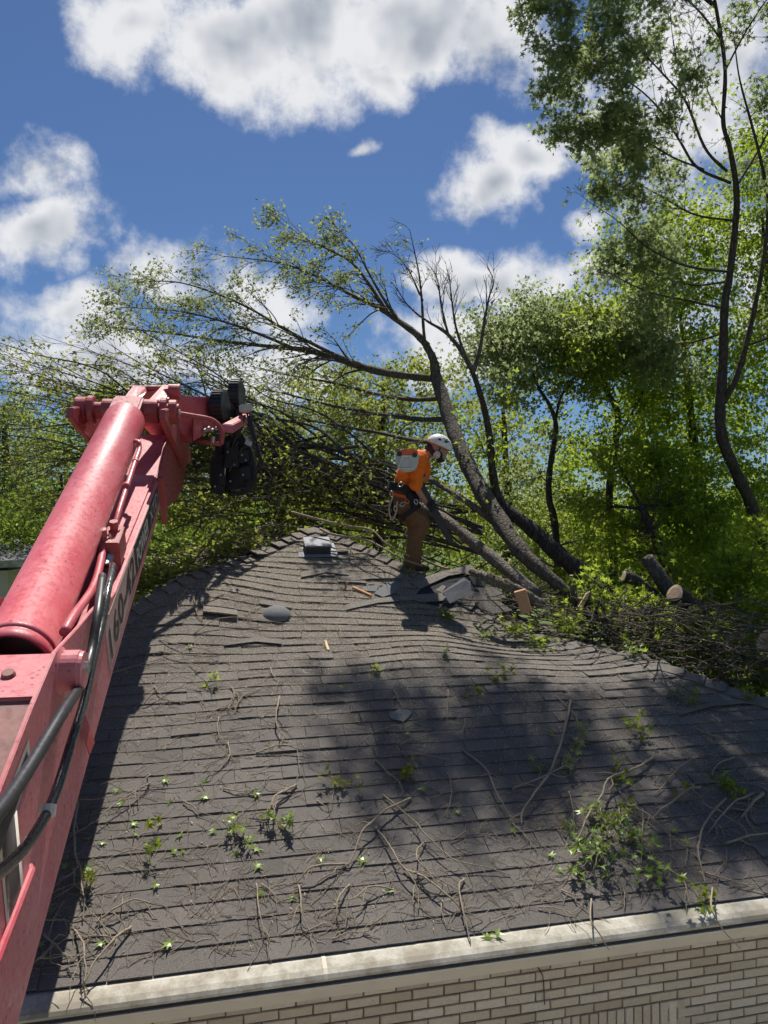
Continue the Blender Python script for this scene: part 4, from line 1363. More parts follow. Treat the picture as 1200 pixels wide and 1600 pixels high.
# --- leaning tree, its trunk rooted on the right and arching left
t1 = empty('leaning_tree', P(905, 945, 8.9))
tag(t1, 'leaning tree whose grey trunk rises behind the climber and arches left', 'tree')
cr = Crown(21)
tp_, tr_ = limb(t1, [(918, 950, 8.90, 0.0705), (893, 932, 9.00, 0.0772), (860, 903, 9.10, 0.0781), (815, 862, 9.44, 0.1059), (772, 800, 10.14, 0.1205), (735, 735, 10.85, 0.1181), (708, 672, 11.55, 0.1143), (692, 622, 12.02, 0.1071), (682, 590, 12.26, 0.0971), (677, 562, 12.26, 0.0688), (666, 540, 12.26, 0.0607)], 'bark', 'trunk', 14)
LB = np.array([-.9, .1, .15])
specs = [
    ([(684, 592, 12.26, 0.0688), (640, 588, 12.26, 0.0607), (590, 580, 12.49, 0.0679), (540, 565, 12.72, 0.0590), (480, 548, 12.96, 0.0477), (420, 541, 13.20, 0.0380), (340, 532, 13.43, 0.0279), (260, 520, 13.43, 0.0172), (170, 512, 13.43, 0.0064)], 22, 1.25, 9),
    ([(560, 572, 12.49, 0.0400), (500, 543, 12.96, 0.0332), (440, 512, 13.20, 0.0274), (390, 482, 13.43, 0.0215), (330, 456, 13.43, 0.0161), (270, 440, 13.60, 0.0109), (200, 442, 13.60, 0.0054)], 18, 1.1, 10),
    ([(460, 545, 12.96, 0.0311), (400, 520, 12.72, 0.0244), (340, 500, 12.49, 0.0180), (270, 485, 12.26, 0.0108), (190, 480, 12.26, 0.0049)], 16, 1.0, 10),
    ([(668, 541, 12.26, 0.0607), (650, 522, 12.26, 0.0588), (620, 500, 12.49, 0.0500), (590, 480, 12.72, 0.0428), (555, 464, 12.96, 0.0353), (515, 442, 13.20, 0.0274), (470, 421, 13.43, 0.0204), (420, 408, 13.43, 0.0129), (345, 400, 13.43, 0.0054)], 20, 1.1, 10),
    ([(605, 488, 12.49, 0.0350), (575, 442, 12.49, 0.0280), (550, 411, 12.49, 0.0220), (520, 393, 12.72, 0.0163), (480, 374, 12.72, 0.0102), (448, 352, 12.72, 0.0041)], 14, .8, 10),
    ([(622, 502, 12.49, 0.0300), (600, 468, 12.02, 0.0231), (578, 430, 11.79, 0.0170), (556, 388, 11.55, 0.0111), (535, 365, 11.55, 0.0065), (515, 345, 11.55, 0.0028)], 10, .55, 5),
    ([(664, 540, 12.26, 0.0294), (661, 505, 12.02, 0.0250), (659, 470, 12.02, 0.0192), (655, 430, 12.02, 0.0135), (648, 395, 12.02, 0.0096), (640, 358, 12.02, 0.0038)], 9, .55, 1),
    ([(661, 470, 12.02, 0.0135), (640, 425, 11.79, 0.0094), (622, 402, 11.79, 0.0057), (600, 392, 11.79, 0.0028)], 8, .4, 0),
    ([(698, 622, 12.02, 0.0433), (640, 624, 12.72, 0.0387), (580, 614, 13.43, 0.0322), (520, 598, 13.60, 0.0239), (460, 588, 13.60, 0.0152), (390, 572, 13.60, 0.0065)], 16, 1.0, 6),
    ([(704, 655, 11.79, 0.0471), (650, 655, 12.49, 0.0400), (580, 645, 13.20, 0.0338), (520, 634, 13.60, 0.0261), (440, 614, 13.60, 0.0152), (370, 600, 13.60, 0.0065)], 16, 1.0, 5),
    ([(716, 690, 11.32, 0.0407), (660, 690, 12.49, 0.0360), (590, 676, 13.43, 0.0301), (500, 660, 13.60, 0.0196), (410, 640, 13.60, 0.0065)], 14, 1.0, 4),
]
for pts, n_, ln_, lv in specs:
    pp, ra = limb(t1, pts, 'bark', 'limb', 7)
    cr.sprout(pp, ra, int(n_ * 1.5), ln_, (18, 50), LB * .35, 1, lv, .12, 1, .5, .32, 4, .06, 5, .42, .3)
cr.finish(t1, 'leaf_pale', .066, 'lobe', 'twig', 5, .3, .5)

# --- second leaning tree behind it, bare at the top
t2 = empty('leaning_tree', P(945, 930, 10.2))
tag(t2, 'thin dark tree forking into bare twigs just right of the climber', 'tree')
cr = Crown(22)
pp, ra = limb(t2, [(955, 935, 10.2, 0.1278), (930, 910, 10.3, 0.1278), (880, 872, 10.5, 0.1210), (825, 822, 10.8, 0.1042), (782, 786, 11.0, 0.0840), (770, 740, 11.1, 0.0605), (766, 690, 11.1, 0.0538), (757, 640, 11.1, 0.0471), (746, 602, 11.1, 0.0403), (738, 580, 11.1, 0.0370)], 'bark_dark', 'trunk', 12)
cr.sprout(pp, ra, 10, .9, (40, 80), (0, 0, .1), 1, 10, .45, .95, .3, .4, 4, .05, 4, .25)
for pts in ([(740, 582, 11.1, .045), (722, 550, 11.1, .036), (697, 520, 11.1, .028), (668, 502, 11.1, .018), (640, 480, 11.0, .010), (612, 440, 11.0, .005)],
            [(740, 580, 11.1, .04), (750, 545, 11.1, .03), (756, 505, 11.1, .022), (764, 465, 11.1, .014), (771, 440, 11.1, .009), (760, 412, 11.1, .004)],
            [(726, 555, 11.1, .025), (712, 510, 11.1, .018), (706, 470, 11.1, .012), (702, 430, 11.1, .005)],
            [(700, 522, 11.1, .02), (690, 480, 11.0, .015), (684, 440, 11.0, .01), (676, 420, 11, .004)]):
    pp, ra = limb(t2, pts, 'bark', 'limb', 7)
    cr.sprout(pp, ra, 12, .55, (20, 45), (0, 0, .35), 1, 0, .25, 1, 0, .25, 4, .05, 3, .4)
cr.finish(t2, 'leaf_bright', .08, 'lobe')

# --- the felled crown that sweeps left behind the roof
t3 = empty('fallen_tree', P(800, 905, 9.3))
tag(t3, 'fallen tree sweeping long bare branches left across the back of the roof', 'tree')
cr = Crown(23)
stem_p, stem_r = limb(t3, [(838, 930, 8.8, 0.0858), (800, 897, 9.2, 0.0819), (745, 852, 9.7, 0.0780), (690, 808, 10.2, 0.0702), (640, 786, 10.8, 0.0663), (585, 768, 11.3, 0.0585), (520, 748, 11.7, 0.0468), (440, 726, 12.0, 0.0351), (350, 700, 12.2, 0.0234), (240, 680, 12.3, 0.0094)], 'bark_light', 'trunk', 12)
limb(t3, [(800, 838, 9.9, 0.0585), (760, 806, 10.3, 0.0546), (730, 785, 10.6, 0.0468), (690, 760, 11, 0.0390), (640, 735, 11.4, 0.0312), (560, 712, 11.8, 0.0195), (470, 690, 12.0, 0.0078)], 'bark_light')
rr = np.random.default_rng(77)
for i in range(84):
    # start on the stem or on the heap beside it, run left and fan out
    x0 = rr.uniform(380, 760); y0 = np.interp(x0, [380, 520, 640, 760], [712, 748, 786, 862]) + rr.uniform(-60, 25); d0 = np.interp(x0, [380, 640, 760], [12.2, 10.9, 10.0]) + rr.uniform(.1, .8)
    f = rr.random()
    x1 = rr.uniform(-90, min(330, x0 - 180)); y1 = rr.uniform(545, 800) if f < .8 else rr.uniform(500, 600); d1 = rr.uniform(11.3, 13.6)
    bow = rr.uniform(-10, 45)
    n_ = 6
    pts = []
    r_0 = rr.uniform(.014, .034)
    for k in range(n_ + 1):
        u = k / n_
        pts.append((x0 + (x1 - x0) * u + rr.normal() * 7, y0 + (y1 - y0) * u ** 1.2 - bow * math.sin(math.pi * u) + rr.normal() * 10, d0 + (d1 - d0) * u, r_0 * (1 - .85 * u)))
    if i < 40: pp, ra = limb(t3, pts, 'bark' if rr.random() < .7 else 'bark_dark', 'limb', 6)
    else:
        pp, ra = limb_path(pts); cr.tw.tube(pp, ra, 5, False)
    cr.sprout(pp, ra, 13, 1.0, (15, 50), (-.3, 0, .05), 1, 2.6, .15, 1, .3, .5, 3, .06, 3, .4, .4)
# short broken brush along the ridge and beside the climber
for i in range(95):
    x0 = rr.uniform(300, 800); y0 = np.interp(x0, [300, 480, 600, 800], [842, 806, 838, 925]) + rr.uniform(-70, 5); d0 = rr.uniform(10.2, 11.4)
    p0 = P(x0, y0, d0); d = unit(np.array([rr.uniform(-1, .6), rr.uniform(-.3, .3), rr.uniform(-.25, .5)]))
    path = [p0 + d * t + np.array([0, 0, -.06 * t * t]) + rr.normal(size=3) * .02 for t in np.linspace(0, rr.uniform(.5, 1.6), 7)]
    cr.tw.tube(path, np.linspace(rr.uniform(.006, .016), .003, 7), 4, False)
    cr.sprout(path, .006, 4, .45, (20, 60), (0, 0, .1), 0, 4, .2, 1, .2, .4, 3, .05)
for i in range(230):     # brush lying on the far left slope
    t = rr.uniform(.1, 3.6)
    p0 = roof(np.array(-t), np.array(HIP - t), np.array(0.0)) + EN * rr.uniform(.25, 2.6) + np.array([0, 0, rr.uniform(.03, .22)])
    d = unit(np.array([rr.normal(), rr.normal() * .5, rr.normal() * .15])); ln = rr.uniform(.4, 1.4)
    path = [p0 + d * ln * u + rr.normal(size=3) * .02 for u in np.linspace(-.5, .5, 6)]
    cr.tw.tube(path, np.linspace(rr.uniform(.005, .014), .003, 6), 4, False)
    cr.sprout(path, .006, 2, .4, (20, 60), (0, 0, .15), 0, 5, .2, 1, .2, .4, 3, .05)
    if i % 6 == 0: cr.clump(p0 + (0, 0, .08), .2, 34, .5)
for i in range(16):      # leafy sprays low along the back
    x = rr.uniform(260, 640); y = np.interp(x, [260, 480, 640], [850, 790, 830]) + rr.uniform(-50, 5)
    cr.clump(P(x, y, rr.uniform(10.9, 11.8)), .32, 90)
cr.finish(t3, 'leaf_yellow', .075, 'lobe', 'twig', 7, .4, .4)

# --- the tall oak on the right
t4 = empty('oak_tree', P(1280, 1419, 12.0) * np.array([1, 1, 0]))
tag(t4, 'tall oak with a dark forked trunk and star-shaped leaves against the sky', 'tree')
cr = Crown(24)
KD = 1.22
deep = lambda pts: [(x, y, d * KD, r * .62) for x, y, d, r in pts]
pp0, ra0 = limb(t4, deep([(1290, 1420, 9.9, .21), (1235, 1000, 9.8, .17), (1180, 808, 9.7, .15), (1152, 742, 9.6, .14), (1130, 690, 9.5, .135), (1125, 640, 9.5, .13), (1130, 560, 9.5, .115), (1132, 480, 9.5, .10), (1140, 430, 9.5, .09), (1150, 340, 9.5, .08), (1150, 290, 9.5, .072), (1140, 230, 9.4, .06), (1130, 190, 9.4, .052), (1133, 110, 9.3, .046), (1122, 30, 9.3, .040), (1105, -60, 9.2, .034), (1080, -190, 9.2, .022), (1050, -320, 9.2, .008)]), 'bark_dark', 'trunk', 12)
big = [
    ([(1130, 630, 9.5, .085), (1150, 592, 9.4, .08), (1166, 540, 9.3, .07), (1180, 478, 9.2, .06), (1194, 400, 9.1, .05), (1200, 320, 9.0, .042), (1190, 255, 9.0, .036), (1172, 185, 9.0, .03), (1155, 120, 9.0, .02), (1146, 50, 9.0, .01)], 8, .8, 0),
    ([(1136, 268, 9.4, .04), (1102, 232, 9.3, .034), (1072, 160, 9.2, .028), (1040, 120, 9.1, .022), (990, 70, 9.0, .016), (930, 25, 8.9, .011), (862, 8, 8.8, .005)], 26, .75, 26),
    ([(1142, 286, 9.4, .04), (1090, 262, 9.3, .034), (1062, 220, 9.2, .028), (1030, 170, 9.1, .022), (985, 130, 9.0, .016), (930, 110, 8.9, .011), (870, 100, 8.8, .005)], 30, .8, 28),
    ([(1100, 265, 9.3, .026), (1050, 245, 9.2, .021), (1000, 215, 9.1, .016), (950, 195, 9.0, .011), (900, 190, 8.9, .005)], 28, .65, 28),
    ([(1148, 345, 9.5, .032), (1085, 335, 9.7, .026), (1030, 305, 9.9, .019), (985, 280, 10.0, .012), (960, 262, 10.0, .005)], 26, .8, 26),
    ([(1140, 425, 9.5, .034), (1070, 415, 9.3, .028), (1010, 385, 9.2, .02), (965, 345, 9.1, .012), (925, 318, 9.1, .007), (900, 300, 9.1, .003)], 8, .35, 1),
    ([(1136, 440, 9.5, .03), (1080, 445, 9.9, .024), (1020, 425, 10.2, .017), (975, 400, 10.4, .008)], 24, .8, 26),
    ([(1132, 482, 9.5, .032), (1075, 470, 9.2, .026), (1010, 455, 9.0, .018), (950, 425, 8.9, .009), (925, 412, 8.9, .004)], 10, .5, 5),
    ([(1132, 520, 9.5, .03), (1075, 535, 10.0, .024), (1020, 530, 10.4, .016), (980, 510, 10.6, .008)], 24, .85, 26),
    ([(1150, 292, 9.5, .034), (1182, 240, 9.7, .028), (1215, 180, 9.9, .02), (1250, 130, 10.0, .01)], 16, .8, 20),
    ([(1194, 400, 9.1, .03), (1225, 340, 9.0, .024), (1262, 290, 9.0, .016), (1300, 250, 9.0, .006)], 14, .8, 20),
    ([(1166, 540, 9.3, .032), (1215, 520, 9.3, .024), (1270, 470, 9.3, .012)], 14, .8, 20),
    ([(1133, 110, 9.3, .028), (1165, 50, 9.4, .022), (1205, -10, 9.5, .015), (1250, -60, 9.5, .006)], 14, .7, 18),
    ([(1126, 60, 9.3, .028), (1085, 10, 9.2, .022), (1030, -30, 9.0, .016), (960, -50, 8.9, .008)], 24, .8, 26),
    ([(1108, -40, 9.2, .026), (1160, -130, 9.2, .02), (1210, -210, 9.2, .01)], 12, .9, 18),
    ([(1066, 175, 9.2, .02), (1060, 110, 9.3, .015), (1050, 50, 9.3, .010), (1046, 0, 9.3, .004)], 12, .6, 1),
    ([(1130, 190, 9.4, .02), (1105, 140, 9.4, .015), (1085, 80, 9.4, .010), (1075, 20, 9.4, .004)], 12, .6, 1),
]
for pts, n_, ln_, lv in big:
    pp, ra = limb(t4, deep(pts), 'bark_dark', 'limb', 7)
    cr.sprout(pp, ra, n_, ln_ * KD, (25, 65), (-.15, 0, -.02) if pts[-1][0] < pts[0][0] else (.1, 0, 0), 1, lv * .8, .2, 1, .55, .4, 4, .07, 4, .45, .3)
# the crown above the picture reaches left over the house and shades the roof
c0 = np.array([0, 0, CZ])
top = [([P(1118, 10, 11.3), c0 + (4.00, 12.00, 9.3), c0 + (2.80, 12.50, 10.2), c0 + (1.60, 12.90, 10.8), c0 + (0.40, 13.20, 11.2), c0 + (-0.80, 13.30, 11.4)], .034),
       ([P(1105, -60, 11.2), c0 + (3.80, 12.00, 10.6), c0 + (2.60, 12.60, 11.6), c0 + (1.40, 13.30, 12.3), c0 + (0.20, 14.00, 12.8)], .03),
       ([c0 + (2.80, 12.50, 10.2), c0 + (1.80, 12.70, 10.4), c0 + (0.80, 12.60, 10.5), c0 + (-0.40, 12.40, 10.5)], .03),
       ([P(1090, -150, 11.2), c0 + (4.60, 12.60, 12.0), c0 + (4.70, 13.60, 13.6), c0 + (4.20, 14.60, 15)], .028)]
for pts, r_ in top:
    s_ = spline(np.array(pts), 24); ra = np.linspace(r_, .006, 24)
    q = MB(); q.tube(s_, ra, 7); q.build('limb', M['bark_dark'], t4, smooth=True)
    cr.sprout(s_, ra, 30, 1.05, (35, 80), (0, 0, 0), 1, 13, .5, 1, .3, .4, 4, .08, 5, .4, .2)
print('oak leaves', cr.finish(t4, 'leaf_oak', .092, 'star', 'twig', 9, .2, .7))


# --- younger trees behind: trunk traced from the photograph, crown of clumped leaves
def wood_tree(name, label, trunk, forks, crown, leafmat, size, seed, dens=1.0, mat='bark_dark', group=None, shape='lobe'):
    base = P(*trunk[0][:3]); root = empty(name, base)
    tag(root, label, 'tree', group)
    c_ = Crown(seed)
    pp, ra = limb(root, trunk, mat, 'trunk', 9)
    c_.sprout(pp, ra, 10, 1.1, (40, 80), (0, 0, .1), 1, 5, .4, 1, .3, .4, 4, .07, 4, .3)
    for f in forks:
        pp, ra = limb(root, f, mat, 'limb', 7)
        c_.sprout(pp, ra, 12, .9, (25, 65), (0, 0, .1), 1, 10, .2, 1, .4, .35, 4, .07, 4, .4)
    for (x, y, d, hx, hy, n_) in crown:
        # leaves hang in many small clumps, with gaps between them
        n_ = int(n_ * 1.35); nc = max(4, int(n_ / 60)); r_ = c_.r
        for _ in range(nc):
            a = r_.normal(size=3) * .55
            c_.clump(P(x + a[0] * hx, y + a[1] * hy, d + a[2] * hx / F * d), r_.uniform(.16, .34) * d / 12, int(n_ / nc * dens), .6)
    c_.finish(root, leafmat, size, shape, 'twig', seed, .4, .5)
    return root


wood_tree('young_tree', 'slender dark tree forking into bare twigs below a green canopy', [(882, 1250, 13.2, 0.0806), (870, 860, 13.2, 0.0682), (858, 780, 13.2, 0.0589), (859, 735, 13.2, 0.0527), (866, 690, 13.2, 0.0465), (868, 660, 13.2, 0.0434), (858, 632, 13.2, 0.0341), (842, 606, 13.2, 0.0248), (828, 570, 13.2, 0.0124)],
          [[(868, 655, 13.2, 0.0279), (876, 622, 13.2, 0.0217), (890, 602, 13.2, 0.0136), (902, 585, 13.2, 0.0062)]],
          [(800, 540, 13.4, 70, 50, 3800), (860, 510, 13.4, 80, 45, 3600), (790, 600, 13.6, 55, 50, 1500), (830, 760, 14.2, 70, 90, 1000), (820, 870, 14, 80, 40, 700)], 'leaf_oak', .085, 31)
wood_tree('young_tree', 'curving tree trunk bending left under the thick canopy', [(968, 1250, 13.8, 0.0930), (958, 880, 13.8, 0.0775), (952, 800, 13.8, 0.0713), (954, 740, 13.8, 0.0651), (962, 690, 13.8, 0.0620), (966, 652, 13.8, 0.0589), (956, 625, 13.8, 0.0527), (938, 600, 13.8, 0.0434), (910, 585, 13.8, 0.0310), (875, 582, 13.8, 0.0186), (845, 575, 13.8, 0.0074)],
          [[(962, 690, 13.8, 0.0310), (985, 650, 13.9, 0.0248), (1010, 600, 14, 0.0186), (1030, 540, 14, 0.0074)], [(940, 602, 13.8, 0.0310), (945, 560, 13.8, 0.0217), (940, 510, 13.8, 0.0124), (920, 475, 13.8, 0.0050)]],
          [(930, 520, 13.8, 80, 50, 4200), (985, 560, 14, 80, 70, 3400), (900, 570, 13.6, 60, 40, 1800), (1000, 680, 14.2, 70, 80, 1500), (910, 750, 14.6, 60, 90, 1200), (930, 860, 14.2, 60, 50, 900)], 'leaf_bright', .085, 32)
wood_tree('young_tree', 'crooked trunk leaning left among bright leaves above the cut logs', [(1078, 950, 11.0, 0.1054), (1050, 895, 11.2, 0.0930), (1028, 850, 11.4, 0.0806), (1012, 815, 11.5, 0.0682), (1002, 790, 11.6, 0.0558)],
          [[(1004, 795, 11.6, 0.0310), (970, 792, 11.7, 0.0217), (930, 792, 11.8, 0.0112), (890, 800, 11.9, 0.0037)], [(1003, 792, 11.6, 0.0310), (985, 760, 11.5, 0.0217), (965, 720, 11.5, 0.0124), (960, 690, 11.5, 0.0050)], [(1004, 790, 11.6, 0.0279), (1050, 790, 11.8, 0.0186), (1095, 788, 12, 0.0074)]],
          [(1060, 760, 12, 60, 60, 2200), (1010, 730, 12.2, 60, 50, 1500), (1090, 850, 11.6, 60, 60, 1800), (980, 850, 12, 50, 50, 800)], 'leaf_bright', .085, 33)

# --- the wood on the right and the far tree line
woods = [
    ('bright green maple filling the gap behind the oak trunk', [(1120, 1150, 14.6, .14), (1110, 900, 14.6, .12), (1085, 700, 14.6, .09), (1070, 560, 14.6, .05), (1060, 460, 14.6, .02)], [(1070, 650, 14.6, 80, 100, 3600), (1040, 480, 14.6, 80, 90, 3400), (1100, 880, 13.4, 80, 80, 2800), (1010, 420, 14.6, 70, 70, 2600), (1090, 380, 14.6, 70, 80, 2400)], 'leaf_bright', 0.086, 41),
    ('bushy green tree at the right edge behind the oak', [(1250, 1230, 13.8, .15), (1230, 900, 13.8, .13), (1215, 650, 13.8, .10), (1200, 450, 13.8, .06), (1190, 330, 13.8, .02)], [(1180, 560, 14, 80, 120, 3600), (1205, 400, 14, 80, 120, 3600), (1185, 760, 13.4, 80, 90, 3000), (1190, 930, 12.8, 70, 70, 2400), (1190, 250, 14, 60, 80, 1600)], 'leaf_bright', 0.086, 42),
    ('broad green tree deep in the wood behind the young trees', [(1010, 1150, 19, .2), (1005, 850, 19, .17), (1000, 650, 19, .12), (995, 520, 19, .05)], [(1000, 600, 19, 110, 110, 1500), (1080, 720, 20, 120, 110, 1600), (920, 720, 20, 90, 90, 1100), (1000, 850, 20, 140, 70, 1600), (1150, 620, 21, 120, 200, 1900), (1170, 880, 19, 110, 90, 1700)], 'leaf_bright', 0.129, 43),
    ('pale green tree standing in the gap right of the climber', [(790, 1100, 21, .2), (795, 850, 21, .15), (790, 720, 21, .1), (785, 620, 21, .04)], [(800, 700, 21, 80, 70, 2200), (760, 790, 22, 80, 60, 2000), (860, 820, 22, 90, 60, 2200), (720, 640, 22, 60, 60, 1000), (830, 880, 20, 80, 40, 1600)], 'leaf_yellow', 0.112, 44),
    ('sunlit yellow-green tree behind the arching trunk', [(590, 1050, 18, .18), (592, 820, 18, .14), (595, 700, 18, .1), (600, 600, 18, .04)], [(600, 650, 18, 90, 60, 3000), (520, 620, 18.5, 80, 55, 2000), (640, 740, 18, 80, 60, 2600), (540, 730, 18, 80, 60, 2600), (660, 600, 19, 60, 50, 1200), (600, 810, 18, 120, 40, 2400)], 'leaf_yellow', 0.103, 45),
    ('yellow-green tree hidden by the fallen branches behind the saw head', [(440, 1050, 20, .18), (440, 830, 20, .14), (445, 720, 20, .1), (450, 640, 20, .03)], [(440, 680, 20, 90, 50, 2400), (360, 720, 20, 80, 60, 2400), (460, 770, 19, 90, 50, 1500), (320, 780, 19, 90, 50, 1200)], 'leaf_yellow', 0.112, 46),
    ('round green tree top showing above the boom knuckle', [(180, 950, 30, .25), (178, 800, 30, .2), (172, 700, 30, .12), (168, 640, 30, .05)], [(160, 640, 30, 60, 32, 2200), (100, 690, 31, 80, 40, 2400), (210, 700, 31, 80, 40, 2200), (150, 750, 30, 120, 40, 2600)], 'leaf_bright', 0.146, 47),
    ('grey-green tree at the left edge of the tree line', [(10, 960, 27, .25), (12, 800, 27, .2), (8, 700, 27, .12), (6, 630, 27, .04)], [(0, 660, 27, 50, 45, 2000), (40, 740, 27, 70, 50, 2400), (-40, 740, 27, 60, 60, 1400), (30, 830, 25, 90, 40, 2600)], 'leaf_oak', 0.138, 48),
    ('low yellow-green tree beside the left face of the boom', [(90, 960, 22, .2), (92, 860, 22, .15), (95, 790, 22, .1), (96, 740, 22, .03)], [(90, 800, 22, 90, 45, 2800), (20, 830, 22, 80, 40, 2400), (260, 800, 23, 90, 45, 1400), (240, 850, 20, 90, 30, 900)], 'leaf_dark', 0.120, 49),
]
for label, trunk, crown, lm, sz, sd in woods:
    wood_tree('woodland_tree', label, trunk, [], crown, lm, sz, sd)
# the far wood closes the view to the horizon
q = MB(); far = Crown(61)
for i in range(150):
    a = far.r.uniform(-.95, .95); d = far.r.uniform(45, 85); x = math.tan(a) * d * .85; h = far.r.uniform(5, 9)
    far.clump((x, d, h * .55), (2.6, 2.6, h * .45), 150, 1.0)
    far.tw.tube([(x, d, 0), (x, d, h * .5)], .2, 5, False)
C_ = np.concatenate(far.C); C_ = C_[C_[:, 2] > .1]
o = link('far_wood', leaf_mesh('far_wood', C_, .75, 'lobe', .4, None, .2, 62), M['leaf_dark'])
tag(o, 'far green wood closing the horizon behind the trees', 'wood', kind='stuff')

# ------------------------------------------------------------------ logs and stubs left by the saw
def log(name, label, pts, cutcol='cut', cut_at=0, tilt=None, mat='bark', r_end=None, sides=18):
    root = empty(name, P(*pts[0][:3])); tag(root, label, 'log', 'cut logs at the right of the roof')
    pp, ra = limb_path(pts, 4 * len(pts))
    q = MB(); q.tube(pp, ra * (1 + .05 * np.sin(np.arange(len(ra)) * 2.1)), sides, True); q.build('bark', M[mat], root, smooth=True)
    for end in ([0] if cut_at == 0 else [-1] if cut_at == 1 else [0, -1]):
        c = pp[end]; ax = unit(pp[0] - pp[1]) if end == 0 else unit(pp[-1] - pp[-2])
        e1 = unit(np.cross(ax, [.2, .1, 1])); e2 = np.cross(ax, e1); r_ = ra[end]
        q = MB(); n_ = 20
        V = [c + ax * .014]
        for k, rr0 in ((0, .35), (1, .7), (2, 1.0)):
            for j in range(n_):
                t = 2 * math.pi * j / n_; w = rr0 * r_ * (1 + (.05 * math.sin(3 * t) if k == 2 else 0)) * .985
                V.append(c + ax * (.013 - (.006 if k == 2 else 0)) + e1 * w * math.cos(t) + e2 * w * math.sin(t))
        T = [(0, 1 + j, 1 + (j + 1) % n_) for j in range(n_)]
        Qc = [(1 + k * n_ + j, 1 + (k + 1) * n_ + j, 1 + (k + 1) * n_ + (j + 1) % n_, 1 + k * n_ + (j + 1) % n_) for k in (0, 1) for j in range(n_)]
        q.add(V, Qc, T); q.build('cut_face', M[cutcol], root)
    return root


log('cut_log', 'thick log end with a pale oval cut facing left', [(1055, 927, 8.7, 0.1053), (1072, 940, 8.82, 0.1092), (1115, 985, 9.2, 0.1170), (1160, 1040, 9.6, 0.1248)], mat='bark_dark')
log('cut_log', 'leaning stub with a square pale top above the brush heap', [(1010, 872, 9.6, 0.0897), (1030, 900, 9.5, 0.0936), (1055, 940, 9.4, 0.0975), (1080, 985, 9.3, 0.1014)])
log('cut_log', 'short log with a pale lit rim lying left of the leaning stub', [(975, 901, 9.2, 0.0741), (992, 907, 9.22, 0.0780), (1025, 935, 9.5, 0.0819)], mat='bark_dark')
log('cut_log', 'round log end cut off by the right edge of the picture', [(1203, 1004, 7.7, 0.1326), (1225, 1004, 7.95, 0.1404), (1285, 1010, 8.7, 0.1404)])
log('cut_log', 'grey upright stub with bark standing beside the torn wedge', [(893, 900, 8.9, 0.0250), (894, 920, 8.9, 0.0265), (896, 950, 8.9, 0.0281)], mat='bark_light', sides=10)
# torn wedge of stump wood
w0 = empty('torn_stump', P(918, 945, 8.6)); tag(w0, 'torn wedge of stump with a bright splintered edge', 'stump')
q = MB(); q.prism([P(902, 952, 8.6), P(916, 930, 8.6), P(922, 926, 8.6), P(945, 940, 8.6), P(940, 962, 8.6), P(915, 965, 8.6)], (.05, .25, 0)); q.build('bark', M['bark_dark'], w0, bevel=.012)
q = MB(); q.prism([P(901, 953, 8.57), P(916, 928, 8.57), P(922, 924, 8.57), P(919, 934, 8.57), P(909, 952, 8.57)], (.0, .028, 0)); q.build('splinters', M['torn'], w0)
q = MB(); q.prism([P(922, 925, 8.57), P(944, 938, 8.57), P(942, 942, 8.57), P(921, 930, 8.57)], (.0, .028, 0)); q.build('splinters', M['torn'], w0)
# broken limb end with yellow torn wood, beside the lifted shingles
w1 = empty('broken_limb', P(770, 905, 8.3)); tag(w1, 'broken limb with yellow torn wood lying at the hip', 'limb')
pp, ra = limb_path([(735, 892, 8.6, .035), (760, 902, 8.4, .06), (785, 912, 8.3, .065), (815, 926, 8.3, .06), (850, 946, 8.3, .05)], 26)
q = MB(); q.tube(pp, ra * (1 + .12 * np.sin(np.arange(26) * 1.9)), 12); q.build('bark', M['bark_light'], w1, smooth=True)
rr = np.random.default_rng(8)
for i in range(9):
    k = rr.integers(3, 14); c = pp[k] + np.array([rr.normal() * .01, -ra[k] * .92, ra[k] * rr.uniform(.1, .7)])
    q = MB(); q.prism([c, c + (.07 * rr.uniform(.5, 1.4), 0, -.03), c + (.05, 0, .03 * rr.random()), c + (.01, 0, .03)], (0, -.014, .006)); q.build('torn_wood', M['torn'], w1)
# weathered offcuts standing about
def offcut(label, pts, thick, mat):
    root = tag(empty('board_offcut', P(*pts[0])), label, 'board')
    q = MB(); q.prism([P(*p) for p in pts], thick); q.build('board', M[mat], root, bevel=.003)
offcut('reddish board offcut standing upright at the broken edge of the roof', [(803, 926, 8.05), (821, 921, 8.05), (831, 956, 7.95), (815, 960, 7.95)], (.01, .045, .01), 'plank')
offcut('small pale splinter of wood standing on the shingles below the vent', [(537, 921, 8.35), (541, 908, 8.35), (544, 910, 8.33), (541, 922, 8.33)], (.0, .012, .004), 'plank')
p0, p1 = on_roof(551, 920, .02), on_roof(580, 933, .02); dd = unit(p1 - p0)
q = MB(); q.box((p0 + p1) / 2, (p1 - p0) / 2, np.cross(ROOF_N, dd) * .017, ROOF_N * .012)
tag(q.build('wood_strip', M['plank'], bevel=.003), 'brown strip of split wood lying below the box vent', 'wood strip')
p0, p1 = on_roof(508, 1003, .015), on_roof(513, 1018, .015); dd = unit(p1 - p0)
q = MB(); q.box((p0 + p1) / 2, (p1 - p0) / 2, np.cross(ROOF_N, dd) * .012, ROOF_N * .008)
tag(q.build('wood_chip', M['torn'], bevel=.002), 'pale wood chip lying in the middle of the roof', 'wood chip')
